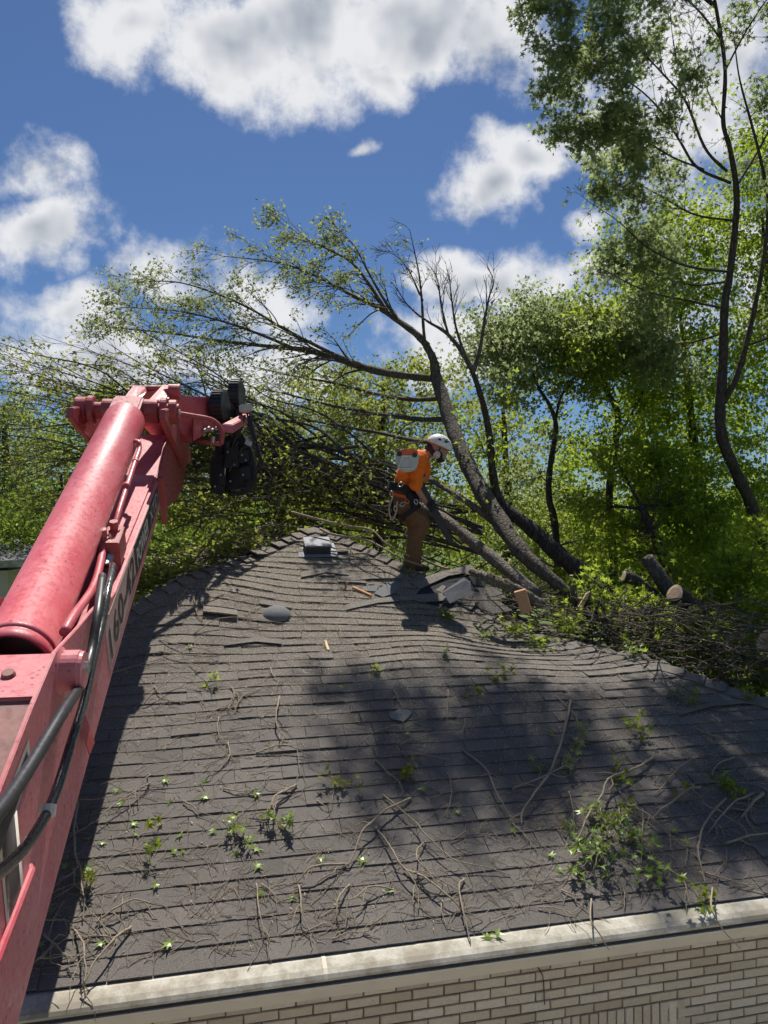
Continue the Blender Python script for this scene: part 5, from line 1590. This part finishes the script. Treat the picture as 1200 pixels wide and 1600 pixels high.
# torn shingles
def scrap(label, poly, off, mat='scrap', thick=.006, lift=None):
    P3 = [on_roof(x, y, off + (lift[i] if lift else 0)) for i, (x, y) in enumerate(poly)]
    q = MB(); q.prism(P3, ROOF_N * thick)
    tag(q.build('shingle_scrap', M[mat]), label, 'shingle scrap', 'loose shingle scraps')
scrap('pale torn shingle scrap beside the brown wood strip', [(584, 930), (600, 917), (622, 911), (628, 916), (616, 930), (598, 936)], .022)
scrap('small grey shingle scrap in the shade at mid roof', [(606, 1120), (622, 1112), (645, 1114), (640, 1122), (630, 1131), (612, 1127)], .020)
scrap('small torn flake left of the pale scrap', [(570, 926), (580, 918), (592, 916), (588, 927)], .02)
# lifted flap of shingles and the dark hole under it
fl_ = empty('shingle_flap', on_roof(715, 930)); tag(fl_, 'grey shingle piece folded up over a dark tear near the hip', 'shingle flap')
h1_ = on_roof(692, 926, .05); h2_ = on_roof(736, 908, .06); 
q = MB(); q.prism([P(692, 926, 8.05), P(727, 906, 8.12), P(735, 910, 8.10), P(737, 926, 8.02), P(703, 943, 7.95)], (.0, .012, .008)); q.build('folded_tab', M['scrap'], fl_)
q = MB(); q.prism([P(690, 927, 8.06), P(726, 904, 8.14), P(729, 907, 8.12), P(694, 931, 8.03)], (.0, .03, .01)); q.build('tab_edge', M['vent_shaded'], fl_)
q = MB(); q.prism([on_roof(655, 925, .004 + .012), on_roof(700, 905, .05), on_roof(745, 902, .07), on_roof(760, 915, .05), on_roof(752, 940, .02), on_roof(700, 952, .016), on_roof(640, 940, .014)], ROOF_N * .003); q.build('torn_felt', M['felt'], fl_)
for (poly, lf) in (([(640, 912), (690, 899), (735, 893), (742, 903), (700, 908), (655, 924)], [.02, .05, .09, .09, .07, .03]), ([(618, 934), (690, 933), (702, 944), (660, 944)], [.02, .05, .05, .02]), ([(690, 945), (732, 930), (764, 938), (800, 958), (770, 962), (735, 946)], [.02, .06, .07, .03, .02, .02]), ([(740, 925), (775, 925), (790, 940), (765, 945)], [.05, .06, .05, .04])):
    P3 = [on_roof(x, y, l_) for (x, y), l_ in zip(poly, lf)]
    q = MB(); q.prism(P3, ROOF_N * .007); q.build('lifted_shingle', M['shingle_field'], fl_)
# long lifted courses: thin wedges of shadowed edge
for (pts) in ([(350, 1012), (400, 1007), (440, 1010)], [(530, 912), (580, 908), (640, 906)], [(470, 905), (510, 898), (545, 902)], [(1060, 1121), (1110, 1108), (1160, 1103), (1205, 1105)], [(540, 956), (590, 946), (650, 940)]):
    up_ = [on_roof(x, y - 9, .014) for x, y in pts]; lo_ = [on_roof(x, y, .015 + .014 * math.sin(math.pi * (i + .4) / len(pts))) for i, (x, y) in enumerate(pts)]
    n_ = len(pts); q = MB(); V = up_ + lo_; V = V + [p + ROOF_N * .007 for p in V]
    Qs = []
    for i in range(n_ - 1): Qs += [(i, i + 1, n_ + i + 1, n_ + i), (2 * n_ + i + 1, 2 * n_ + i, 3 * n_ + i, 3 * n_ + i + 1), (n_ + i, n_ + i + 1, 3 * n_ + i + 1, 3 * n_ + i)]
    q.add(V, Qs); q.build('lifted_shingle', M['shingle_field'], roof_o)

# ------------------------------------------------------------------ brush heap along the broken hip
cr = Crown(71); rr = np.random.default_rng(72)
heap = MB()
for i in range(620):
    t = rr.uniform(1.5, 4.6); b0 = HIP - t
    base_p = roof(np.array(t), np.array(b0), np.array(0.0)) + EX * rr.uniform(-.12, 1.6) + EN * rr.uniform(-.05, .9)
    hgt = min(.75, .18 + .30 * (t - 1.4)) * rr.random() ** 1.3
    base_p[2] = roof(np.array(t), np.array(b0), np.array(0.0))[2] - .12 + hgt
    d = unit(np.array([rr.normal(), rr.normal() * .6, rr.normal() * .28])); ln = rr.uniform(.3, 1.3)
    path = [base_p + d * ln * u + rr.normal(size=3) * .02 for u in np.linspace(-.5, .5, 6)]
    heap.tube(path, np.linspace(rr.uniform(.004, .013), .003, 6), 4, False)
tag(heap.build('brush_heap', M['twig']), 'heap of snapped twigs piled along the broken right hip', 'brush heap', kind='stuff')
for k, (x, y, d, rx, n_, lab) in enumerate([(1150, 1000, 9.6, .55, 900, 'leafy shrub crowding the brush heap at the right edge'), (1100, 930, 10.2, .7, 1400, 'bright leafy shrub right of the pale oval log end'), (1190, 900, 9.9, .7, 1500, 'leafy shrub under the leaning oak trunk'), (1010, 975, 10.4, .55, 500, 'thin leafy shrub behind the brush heap'), (870, 905, 11.2, .6, 500, 'sparse shrub behind the two leaning trunks'), (1170, 1065, 8.4, .35, 350, 'small bright shrub at the end of the hip by the right edge'), (1055, 985, 8.9, .4, 420, 'leafy growth below the pale oval log end'), (960, 950, 8.9, .35, 300, 'leafy growth right of the torn stump wedge'), (1120, 1025, 8.6, .4, 420, 'leafy growth through the right end of the brush heap')]):
    root = tag(empty('shrub', P(x, y, d)), lab, 'shrub', 'shrubs in the wood edge')
    c_ = Crown(90 + k)
    for j in range(9):
        p0 = P(x, y, d) + rr.normal(size=3) * rx * .25 + np.array([0, 0, -.9]); dv_ = unit(np.array([rr.normal() * .4, rr.normal() * .4, 1]))
        path = [p0 + dv_ * u + rr.normal(size=3) * .03 for u in np.linspace(0, 1.3, 7)]
        q = MB(); q.tube(path, np.linspace(.014, .004, 7), 5); q.build('stem', M['twig'], root)
        c_.sprout(path, .008, 5, .5, (25, 60), (0, 0, .1), 0, 7, .3)
    for j in range(max(4, n_ // 38)): c_.clump(P(x, y, d) + rr.normal(size=3) * rx * np.array([.6, .6, .5]), .16, 60)
    c_.finish(root, 'leaf_bright' if k != 3 else 'leaf_dark', .085, 'star', 'twig', 95 + k)
# green sprays thrown against the broken edge
# ------------------------------------------------------------------ what lies on the shingles
def stick_path(pts, off=.012, arch=0.0, seed=0):
    r_ = np.random.default_rng(seed)
    p = np.array([on_roof(x, y, off) for x, y in pts])
    s = spline(p, max(8, 5 * len(pts)))
    jit = np.cumsum(r_.normal(size=(len(s), 2)) * .002, axis=0); jit -= np.outer(np.linspace(0, 1, len(s)), jit[-1])
    s = s + jit[:, :1] * EX + jit[:, 1:] * ROOF_UP
    u = np.linspace(0, 1, len(s)); s = s + np.outer(np.sin(u * math.pi) * arch + np.abs(r_.normal(size=len(s))) * .003, ROOF_N)
    return s


def Z(ox, oy, k, pts): return [(ox + x / k, oy + y / k) for x, y in pts]


A2 = lambda *p: Z(400, 1080, 3, p)
A3 = lambda *p: Z(800, 1080, 3, p)
A1 = lambda *p: Z(100, 1000, 3, p)
A4 = lambda *p: Z(240, 860, 3, p)
A0 = lambda *p: Z(60, 1350, 6, p)
named = [  # label, points, radius, forks
    ('bent grey stick in a tan dust patch below the plumbing boot', A2((108, 40), (97, 110), (98, 190), (150, 243)), .012),
    ('pair of long thin sticks lying level at mid left roof', A2((0, 300), (80, 285), (160, 283), (248, 312)), .008),
    ('forked stick with a raised tip left of the crossed sticks', A2((190, 452), (90, 515), (60, 580), (0, 605)), .009),
    ('stick lying level above the lower courses near the middle', A2((420, 818), (300, 855), (235, 880), (185, 920)), .010),
    ('thicker arm of the crossed sticks, running down to the left', A2((725, 512), (640, 570), (560, 640), (500, 690), (470, 750), (430, 835)), .011),
    ('longer arm of the crossed sticks, running down to the right', A2((595, 495), (650, 555), (740, 640), (790, 700), (860, 765), (940, 825), (1060, 845), (1190, 870)), .008),
    ('straight thin stick dropping from below the crossed sticks', A2((560, 650), (620, 750), (660, 830), (720, 910), (750, 960), (760, 1045)), .009),
    ('stick running down to a forked stick at the gutter', A2((690, 845), (760, 890), (830, 940), (920, 1005), (960, 1035)), .010),
    ('forked stick whose lower end hangs over the gutter near the middle', A2((975, 890), (950, 940), (960, 1030), (980, 1100), (1003, 1195)), .009),
    ('hooked thin stick curving beside the crossed sticks', A2((795, 715), (755, 770), (755, 840), (800, 890), (880, 930), (950, 945)), .007),
    ('upright thin stick in the deep shade at mid roof', A2((895, 390), (910, 460), (905, 560), (850, 630)), .006),
    ('dark bundle of twigs slanting through the deep shade', A2((960, 280), (1020, 340), (1080, 410), (1120, 500), (1170, 580), (1215, 625)), .009),
    ('short stick ending in a tuft of brown leaves', A2((560, 335), (620, 400), (690, 455)), .009),
    ('long pale stick lying upright on the right half of the roof', A3((270, 50), (240, 180), (200, 310), (160, 420), (90, 520), (45, 590), (42, 640)), .015),
    ('crooked stick running down to the largest green leaf clump', A3((660, 318), (590, 375), (520, 415), (440, 450), (410, 530), (350, 620), (310, 710), (270, 750)), .014),
    ('curved stick at right with its lower end lifted clear', A3((880, 460), (820, 490), (740, 560), (680, 590), (650, 620)), .014),
    ('long curved stick ending at the leaf clump on the gutter', A3((1000, 515), (930, 590), (885, 680), (865, 760), (880, 850), (905, 920)), .012),
    ('slim stick slanting beside a short thick piece at right', A3((1130, 490), (1040, 550), (970, 620), (915, 675)), .010),
    ('short thick stick near the right edge of the picture', A3((1170, 490), (1120, 540), (1070, 605)), .020),
    ('stick lying level by the right edge above the gutter', A3((1000, 725), (1090, 705), (1200, 695), (1240, 690)), .010),
    ('forked pale stick at upper right with an upright tip', A3((1040, 320), (960, 360), (930, 420)), .010),
    ('long branch curving over the leaf clumps at right', A3((0, 470), (100, 455), (220, 400), (320, 320)), .009),
    ('stick crossing the right heap of twigs downhill', A3((540, 540), (620, 600), (720, 690), (860, 790)), .008),
    ('upright winding stick beside the boom at lower left', A0((340, -620), (365, -520), (340, -300), (350, 0), (380, 100), (400, 260), (420, 400), (420, 560)), .011),
    ('arched stick casting a straight shadow at lower left', A0((540, 580), (700, 490), (900, 400), (1060, 390)), .009),
    ('longest of the lower left sticks, reaching over the gutter', A0((870, 615), (740, 740), (640, 880), (520, 1060), (450, 1190), (400, 1250)), .010),
    ('thin stick beside the longest lower left stick', A0((350, 630), (420, 820), (455, 960), (440, 1100), (425, 1190)), .008),
    ('stick with side twigs slanting above the star leaves at left', A1((400, 680), (350, 730), (260, 790), (175, 870), (178, 895)), .008),
    ('short hooked stick right of the star leaves at left', A1((1090, 690), (1040, 730), (985, 760), (960, 815), (870, 830)), .010),
    ('sticks tangled round the plumbing boot', A4((190, 400), (300, 350), (450, 345), (610, 350)), .007),
]
tangled = [
    A2((680, 257), (760, 225), (880, 195)), A2((470, 270), (560, 220), (680, 185), (800, 140)), A2((435, 915), (385, 1000), (375, 1060), (390, 1110)), A2((640, 940), (540, 950), (470, 1010), (430, 1030), (415, 1140)),
    A2((355, 1175), (430, 1150), (530, 1135)), A2((200, 925), (205, 1030), (215, 1090), (268, 1172)), A2((0, 910), (10, 1040), (30, 1140), (60, 1195)), A2((25, 910), (70, 950), (130, 1005)), A2((285, 520), (355, 572)),
    A2((910, 712), (990, 670), (1090, 650)), A2((900, 0), (895, 190)), A2((980, 140), (965, 232)), A2((640, 0), (690, 100)), A2((640, 298), (720, 318), (800, 333), (910, 333)), A2((870, 990), (865, 1050), (895, 1120)),
    A3((265, 480), (280, 560), (290, 700)), A3((0, 630), (60, 700), (115, 760)), A3((120, 1020), (210, 1035), (300, 1060)), A3((500, 480), (560, 560), (600, 640)), A3((860, 185), (960, 230)), A3((740, 850), (800, 910), (825, 1010)), A3((900, 860), (1040, 910), (1200, 960)), A3((200, 30), (290, 120), (310, 190)),
    A3((470, 890), (520, 950), (525, 1040)), A3((230, 940), (280, 970), (300, 1000)), A3((660, 500), (820, 340), (980, 290)), A3((960, 450), (1080, 440), (1200, 445)), A3((500, 540), (505, 640), (500, 700)), A3((610, 560), (610, 700), (605, 820)),
    A1((435, 60), (520, 85), (620, 95), (720, 105)), A1((445, 5), (540, 45), (640, 60), (725, 75)), A1((580, 115), (650, 160), (690, 220), (692, 280)), A1((420, 225), (460, 270), (515, 300)), A1((780, 230), (800, 270), (765, 340)), A1((920, 235), (830, 285), (800, 350)), A1((665, 370), (720, 335), (850, 290)),
    A1((725, 370), (720, 440), (750, 490)), A1((770, 490), (770, 570), (670, 640)), A1((390, 640), (400, 670), (355, 720), (350, 810)), A1((560, 765), (600, 790), (635, 830)), A1((745, 705), (820, 720), (910, 710)), A1((370, 320), (430, 270), (550, 205), (650, 240)), A1((200, 170), (320, 140), (480, 90)),
    A4((365, 650), (375, 690), (345, 760)), A4((190, 225), (200, 300), (225, 340)), A4((330, 210), (220, 260), (190, 290)), A4((160, 190), (110, 250), (130, 310)), A4((870, 360), (880, 440)), A4((920, 0), (945, 40), (940, 80)), A4((550, 560), (560, 600), (610, 630)), A4((660, 285), (700, 335)), A4((500, 270), (440, 310), (450, 340)), A4((770, 265), (830, 230), (880, 200)),
    A0((60, 690), (80, 790), (180, 870), (300, 960)), A0((730, 745), (640, 710), (490, 690)), A0((-60, 960), (80, 900), (180, 760), (260, 700)), A0((60, 545), (240, 570), (350, 620)), A0((330, 60), (340, 200), (370, 250)), A0((120, 300), (250, 240), (390, 190)),
]
rr = np.random.default_rng(91)
stub = MB()


def make_stick(pts, rad, label, group, k):
    rad = rad * .8
    s = stick_path(pts, rad + .012, .03 + .04 * rr.random() if len(pts) > 3 else .01, k)
    root = empty('fallen_stick', s[0]); tag(root, label, 'stick', group)
    ra = np.linspace(rad, rad * .45, len(s)) * (1 + .1 * np.sin(np.arange(len(s)) * 2.3))
    q = MB(); q.tube(s, ra, 7); q.build('stem', M['stick'], root, smooth=True)
    for _ in range(rr.integers(2, 6)):
        i = rr.integers(2, len(s) - 1); tan = unit(s[min(i + 1, len(s) - 1)] - s[i - 1]); sd = np.cross(ROOF_N, tan) * rr.choice([-1, 1])
        d = unit(tan * rr.uniform(.5, 1) + sd * rr.uniform(.4, .9) + ROOF_N * .08); ln = rr.uniform(.08, .32)
        pth = [s[i]]
        for j in range(5):
            d = unit(d + rr.normal(size=3) * .26); d = d - ROOF_N * max(0, (d @ ROOF_N)) * .5
            pth.append(pth[-1] + d * ln / 5)
        q = MB(); q.tube(pth, np.linspace(rad * .5, .0018, 6), 5, False); q.build('side_twig', M['stick'], root, smooth=True)
    return root


LAND = [((495, 858), 'the box vent'), ((432, 962), 'the plumbing boot'), ((612, 922), 'the pale torn scrap'), ((625, 1120), 'the small grey scrap in the shade'), ((512, 1010), 'the pale wood chip'), ((933, 1330), 'the largest green leaf clump'), ((860, 1190), 'the long pale upright stick'),
        ((620, 1265), 'the crossed sticks'), ((440, 1125), 'the bent grey stick'), ((437, 1292), 'the compact bright leaf tuft'), ((382, 1320), 'the largest leaf tuft at left'), ((1103, 1405), 'the sprig lying across the gutter'), ((1006, 1150), 'the lone sunlit leaf sprig at right'), ((533, 1230), 'the wilted sprig at mid roof'), ((140, 1450), 'the lower left tangle of sticks'), ((700, 1470), 'the middle of the gutter'), ((635, 1222), 'the tuft of brown curled leaves'), ((180, 1100), 'the boom shadow'), ((1150, 1260), 'the short thick stick at right'), ((250, 1290), 'the wilted hanging tuft at left'), ((715, 925), 'the folded shingle flap')]
seen_labels = {}


def where(x, y):
    best = min(LAND, key=lambda l: (l[0][0] - x) ** 2 + ((l[0][1] - y) * 1.3) ** 2); dx, dy = x - best[0][0], (y - best[0][1]) * 1.3
    if abs(dx) > 2.2 * abs(dy): d = 'right of' if dx > 0 else 'left of'
    elif abs(dy) > 2.2 * abs(dx): d = 'below' if dy > 0 else 'above'
    else: d = ('below and ' if dy > 0 else 'above and ') + ('right of' if dx > 0 else 'left of')
    return math.hypot(dx, dy), d + ' ' + best[1]


def spread_labels(items):
    """items: (object, phrase, px, py) -> each a label of its own, nearest first where several share a place"""
    by = {}
    for o, ph, x, y in items:
        d, w = where(x, y); by.setdefault((ph, w), []).append((d, o))
    for (ph, w), lst in by.items():
        lst.sort(key=lambda q: q[0])
        for i, (d, o) in enumerate(lst):
            n_ = '' if len(lst) == 1 else ('nearest ', 'second ', 'third ', 'fourth ', 'fifth ', 'sixth ', 'seventh ', 'eighth ')[min(i, 7)]
            o['label'] = (n_ + ph + ' ' + w).strip()


for k, (lab, pts, rad) in enumerate(named): make_stick(pts, rad, lab, None, k)
for lab, pts in (('pale bent branch leaning over the hip below the climber', [(500, 826), (520, 835), (570, 843), (598, 856), (626, 872), (660, 884)]), ('long pale branch crossing the hip behind the box vent', [(455, 800), (500, 812), (545, 822), (580, 828), (604, 850), (640, 869)]), ('curled branch lying on the hip right of the climber', [(655, 872), (690, 886), (720, 893), (748, 903)])):
    pp = spline(np.array([P(x, y, 9.55 - .9 * i / len(pts)) for i, (x, y) in enumerate(pts)]), 26); root = tag(empty('fallen_stick', pp[0]), lab, 'stick')
    q = MB(); q.tube(pp, np.linspace(.017, .008, 26), 8); q.build('stem', M['stick'], root, smooth=True)
    for _ in range(4):
        i = rr.integers(4, 24); d = unit(np.array([rr.normal(), rr.normal() * .5, rr.normal() * .5 + .2])); q = MB(); q.tube([pp[i], pp[i] + d * .15, pp[i] + d * .3 + (0, 0, -.02)], [.006, .004, .002], 5); q.build('side_twig', M['stick'], root)
tw_items = []
for k, pts in enumerate(tangled):
    o = make_stick(pts, rr.uniform(.005, .0085), 'thin twig', 'thin twigs on the shingles', 200 + k)
    dx, dy = pts[-1][0] - pts[0][0], pts[-1][1] - pts[0][1]
    ph = ('short ' if math.hypot(dx, dy) < 45 else '') + 'thin twig ' + ('lying level' if abs(dx) > 2 * abs(dy) else 'lying upright' if abs(dy) > 2 * abs(dx) else 'slanting')
    tw_items.append((o, ph, (pts[0][0] + pts[-1][0]) / 2, (pts[0][1] + pts[-1][1]) / 2))
spread_labels(tw_items)

# two twigs hanging over the gutter against the wall
for (lab, pts, dd_) in (('leafy-topped twig hanging over the gutter in front of the bricks at right', [(1112, 1420), (1130, 1453), (1157, 1482)], 4.55), ('thin twig hanging over the gutter right of the middle', [(923, 1438), (936, 1458), (952, 1485)], 4.5)):
    pts3 = [on_roof(pts[0][0], pts[0][1] - 30, .02)] + [P(x, y, dd_ - .02 * i) for i, (x, y) in enumerate(pts)]
    q = MB(); q.tube(spline(np.array(pts3), 14), np.linspace(.006, .003, 14), 6); tag(q.build('hanging_twig', M['stick'], smooth=True), lab, 'twig')

# fine litter nobody could count: broken twig ends, saw dust
lit = MB()
def rand_spot():
    while True:
        x = rr.uniform(30, 1200); y = rr.uniform(850, 1560)
        p = on_roof(x, y); a = EX[:2] @ (p[:2] - APEX[:2]); b = HIP + EN[:2] @ (p[:2] - APEX[:2])
        if b > .05 and abs(a) < HIP - b - .02: return x, y, p
for i in range(5200):
    x, y, p = rand_spot()
    dn_ = 1.0 if x > 780 else .55 if y > 1150 else .75
    if rr.random() > dn_: continue
    ln = rr.uniform(.03, .22) * (1.3 if rr.random() < .15 else 1); th_ = rr.uniform(0, math.pi)
    d = EX * math.cos(th_) + ROOF_UP * math.sin(th_); pth = [p + ROOF_N * .014]
    for j in range(4):
        d = unit(d + rr.normal(size=3) * .28); d = unit(d - ROOF_N * (d @ ROOF_N) * .85)
        pth.append(pth[-1] + d * ln / 4)
    w = rr.uniform(.001, .0024); lit.tube(pth, [w, w, w * .9, w * .8, w * .6], 3, False)
tag(lit.build('twig_litter', M['stick'], smooth=True), 'fine broken twig litter strewn over the shingles', 'litter', kind='stuff')
n_ = 34000
xs, ys = [], []
cen = [(600, 900, 150, 45), (700, 960, 110, 50), (480, 870, 90, 40), (560, 1000, 200, 70), (1080, 1130, 90, 60), (850, 1080, 140, 60), (400, 960, 120, 70), (600, 1150, 320, 200)]
V = []; pick = rr.integers(0, 100, n_)
wts = np.cumsum([26, 21, 16, 15, 6, 7, 6, 3])
for i in range(n_):
    k = int(np.searchsorted(wts, pick[i], 'right')); k = min(k, 7); cx, cy, sx, sy = cen[k]
    x = cx + rr.normal() * sx; y = cy + rr.normal() * sy
    xs.append(x); ys.append(y)
def on_roof_many(x, y, off):
    d = np.stack([(x - 600) / F, np.ones_like(x), -(y - 800) / F], -1); q = np.zeros_like(x)
    for _ in range(5):
        k = d[:, :2] @ EN[:2]; t = (CZ - EAVE_Z - q - SL * (HIP - EN[:2] @ APEX[:2])) / (SL * k - d[:, 2])
        p = d * t[:, None]; p[:, 2] += CZ
        a = (p[:, :2] - APEX[:2]) @ EX[:2]; b = HIP + (p[:, :2] - APEX[:2]) @ EN[:2]; q = sag(a, b)
    return p + ROOF_N * off, a, b
pd_, a_, b_q = on_roof_many(np.array(xs), np.array(ys), .0165)
ok = (b_q > .02) & (np.abs(a_) < HIP - b_q - .05); pd_ = pd_[ok]
n_ = len(pd_); th_ = rr.uniform(0, math.pi, n_); ll = rr.uniform(.002, .009, n_) ; ww = rr.uniform(.001, .0028, n_)
u_ = np.cos(th_)[:, None] * EX + np.sin(th_)[:, None] * ROOF_UP; v_ = np.cross(ROOF_N, u_)
V = np.stack([pd_ - u_ * ll[:, None] - v_ * ww[:, None], pd_ + u_ * ll[:, None] - v_ * ww[:, None], pd_ + u_ * ll[:, None] + v_ * ww[:, None] + ROOF_N * .002, pd_ - u_ * ll[:, None] + v_ * ww[:, None] + ROOF_N * .001], 1).reshape(-1, 3)
Qd = np.arange(4 * n_).reshape(-1, 4)
tag(link('saw_dust', arr_mesh('saw_dust', V, Qd), M['dust']), 'pale saw dust and wood chips scattered over the upper roof', 'saw dust', kind='stuff')

# sprigs of fresh leaves
sprigs = [
    (933, 1330, .36, 100, 'largest bright green leaf clump on the lower right roof'), (912, 1382, .12, 16, 'small leaf tuft just below the largest green clump'), (990, 1312, .22, 44, 'dark green leaf sprig right of the largest clump'), (1018, 1372, .24, 44, 'spreading leaf sprig lower right of the largest clump'),
    (1103, 1408, .20, 26, 'drooping leaf sprig lying across the gutter at right'), (1133, 1230, .20, 28, 'leaf sprig among sticks near the right edge'), (1052, 1250, .13, 14, 'upright leaf tuft on a curved stick at right'), (922, 1268, .18, 22, 'pale leaf sprig above the largest clump'),
    (900, 1166, .20, 34, 'bright leaf sprig under the long pale upright stick'), (890, 1212, .17, 26, 'rounded leaf tuft beside the long pale upright stick'), (1006, 1150, .20, 28, 'leaf sprig alone on sunlit shingles at right'), (958, 1222, .17, 22, 'leaf sprig where the crooked stick bends'),
    (843, 1203, .12, 10, 'small pale leaf tuft left of the long pale stick'), (1080, 1094, .18, 26, 'leaf sprig by the broken hip at right'), (1160, 1094, .15, 18, 'leaf sprig farthest right along the hip'), (880, 1290, .10, 9, 'few pale leaves left of the largest clump'), (960, 1280, .16, 18, 'dark leaf sprig among the right heap of twigs'),
    (533, 1232, .17, 22, 'wilted olive leaf sprig at the middle of the roof'), (437, 1292, .12, 18, 'compact bright leaf tuft at the lower middle left'), (635, 1222, .14, 18, 'tuft of brown curled leaves at mid roof'),
    (137, 1376, .11, 16, 'wilted leaf tuft low beside the boom'), (252, 1290, .11, 16, 'wilted hanging leaf tuft among the star leaves'), (361, 1306, .10, 10, 'bright leaf tuft right of the star leaves'), (382, 1322, .11, 12, 'largest leaf tuft on the left half of the roof'), (234, 1352, .10, 12, 'dark leaf tuft at lower left'),
    (700, 966, .18, 40, 'leaf sprig just below the folded shingle flap'), (756, 998, .2, 44, 'pale leaf sprig below the reddish board'), (808, 994, .28, 72, 'leaf sprig left of the green spray at the hip'), (882, 984, .36, 120, 'deep green spray draped over the broken hip'), (697, 1028, .10, 12, 'small pale leaf tuft on dusty shingles'), (985, 1026, .15, 22, 'bright yellow-green tuft at the hip edge'),
    (845, 1012, .28, 60, 'shaded leaf sprig along the hip'), (770, 1062, .2, 30, 'shaded leaf sprig in the upper tree shadow'), (728, 1090, .12, 12, 'dark leaf tuft in the middle of the tree shadow'), (640, 898, .14, 20, 'pale crushed leaves right of the climber shadow'), (585, 1053, .06, 6, 'small yellow leaf tuft at upper middle'), (1045, 1090, .14, 16, 'pale grass-like sprig on the sunlit corner of the hip'), (320, 1072, .10, 10, 'dark moss-like tuft on the left half of the roof'),
]
for k, (x, y, r_, n_, lab) in enumerate(sprigs):
    c = on_roof(x, y, .02); root = empty('leaf_sprig', c); tag(root, lab, 'leaf sprig', 'leaf sprigs on the roof')
    q_ = np.random.default_rng(300 + k); C = []; D = []
    for j in range(max(1, n_ // 9)):
        th_ = q_.uniform(0, 2 * math.pi); d = EX * math.cos(th_) + ROOF_UP * math.sin(th_) * .8 + ROOF_N * q_.uniform(.1, .5)
        pth = [c + d * r_ * u + ROOF_N * .03 * math.sin(u * 3) for u in np.linspace(-.1, .9, 6)]
        b_ = MB(); b_.tube(pth, np.linspace(.0035, .0015, 6), 4, False); b_.build('stem', M['stick'], root)
        for u in q_.uniform(0, 1, 9 if n_ > 8 else n_):
            i = u * 5; i0 = min(int(i), 4); C.append(np.array(pth[i0]) + q_.normal(size=3) * r_ * .16 + ROOF_N * .02); D.append(d)
    mt = 'leaf_yellow' if 'wilted' in lab or 'brown' in lab else 'leaf_pale' if 'pale' in lab else 'leaf_fresh' if 'bright' in lab or 'largest' in lab else 'leaf_bright'
    me = leaf_mesh('leaves', C, .066, 'star', .8, np.array(D), .15, 400 + k, .6)
    link('leaves', me, M[mt], root)

# single star-shaped leaves
loose = [(478, 712), (675, 708), (838, 702), (612, 780), (530, 812), (540, 850), (410, 888), (360, 868), (740, 845), (850, 820), (715, 905), (747, 905), (945, 910), (1025, 915), (1050, 960), (1052, 1072), (695, 1300), (205, 1160), (645, 1048), (470, 658), (650, 630), (820, 620), (1050, 680), (960, 755), (165, 1305), (410, 1300), (330, 985), (280, 965)]
loose = [(x / 2.58, 980 + y / 2.58) for x, y in loose] + [(302, 1013), (585, 1052), (530, 1074), (453, 1403), (405, 1395), (555, 1130), (665, 1236), (720, 1270), (760, 1460), (875, 1358), (866, 1343), (1078, 1322), (640, 1150), (970, 1170), (865, 1150), (1010, 1340), (775, 1470), (567, 1342), (500, 1343), (1046, 1300), (795, 1300), (610, 1400)]
lm_ = leaf_mesh('leaf', [(0, 0, 0)], 1.0, 'star', 3, np.array([(0, 4, 0.0)]), 0, 5, .5)
lm_.materials.append(M['leaf_fresh'])
leaf_items = []
for k, (x, y) in enumerate(loose):
    o = bpy.data.objects.new('star_leaf', lm_); COL.objects.link(o)
    s_ = rr.uniform(.06, .10); th_ = rr.uniform(0, 2 * math.pi)
    xv = EX; yv = ROOF_UP; zv = ROOF_N; p = on_roof(x, y, .022)
    mw = Matrix(((xv[0], yv[0], zv[0], p[0]), (xv[1], yv[1], zv[1], p[1]), (xv[2], yv[2], zv[2], p[2]), (0, 0, 0, 1)))
    o.matrix_basis = mw @ Matrix.Rotation(th_, 4, 'Z') @ Matrix.Rotation(rr.normal() * .25, 4, 'X') @ Matrix.Scale(s_, 4)
    tag(o, 'star leaf', 'leaf', 'single star-shaped leaves on the shingles')
    leaf_items.append((o, 'loose star-shaped leaf', x, y))
spread_labels(leaf_items)

# ------------------------------------------------------------------ neighbour's shed at the left edge
nb_ = empty('shed', P(-30, 900, 20) * np.array([1, 1, 0])); tag(nb_, 'neighbouring shed with a pale roof edge at the far left', 'shed')
e0, e1 = P(-160, 886, 20), P(38, 880, 20)
q = MB(); q.prism([e0, e1, e1 + (0, 3.5, .55), e0 + (0, 3.5, .55)], (0, 0, .06)); q.build('roof', M['scrap'], nb_)
q = MB(); q.prism([e0 + (0, -.02, -.10), e1 + (.03, -.02, -.10), e1 + (.03, -.02, .10), e0 + (0, -.02, .10)], (0, -.04, 0)); q.build('fascia', M['gutter'], nb_)
q = MB(); zz = e0[2] - .12; q.box(np.array([(e0[0] + e1[0]) / 2 - .2, 21.8, zz / 2]), ((e1[0] - e0[0]) / 2 - .4, 0, 0), (0, 1.5, 0), (0, 0, zz / 2)); q.build('wall', M['trim'], nb_)
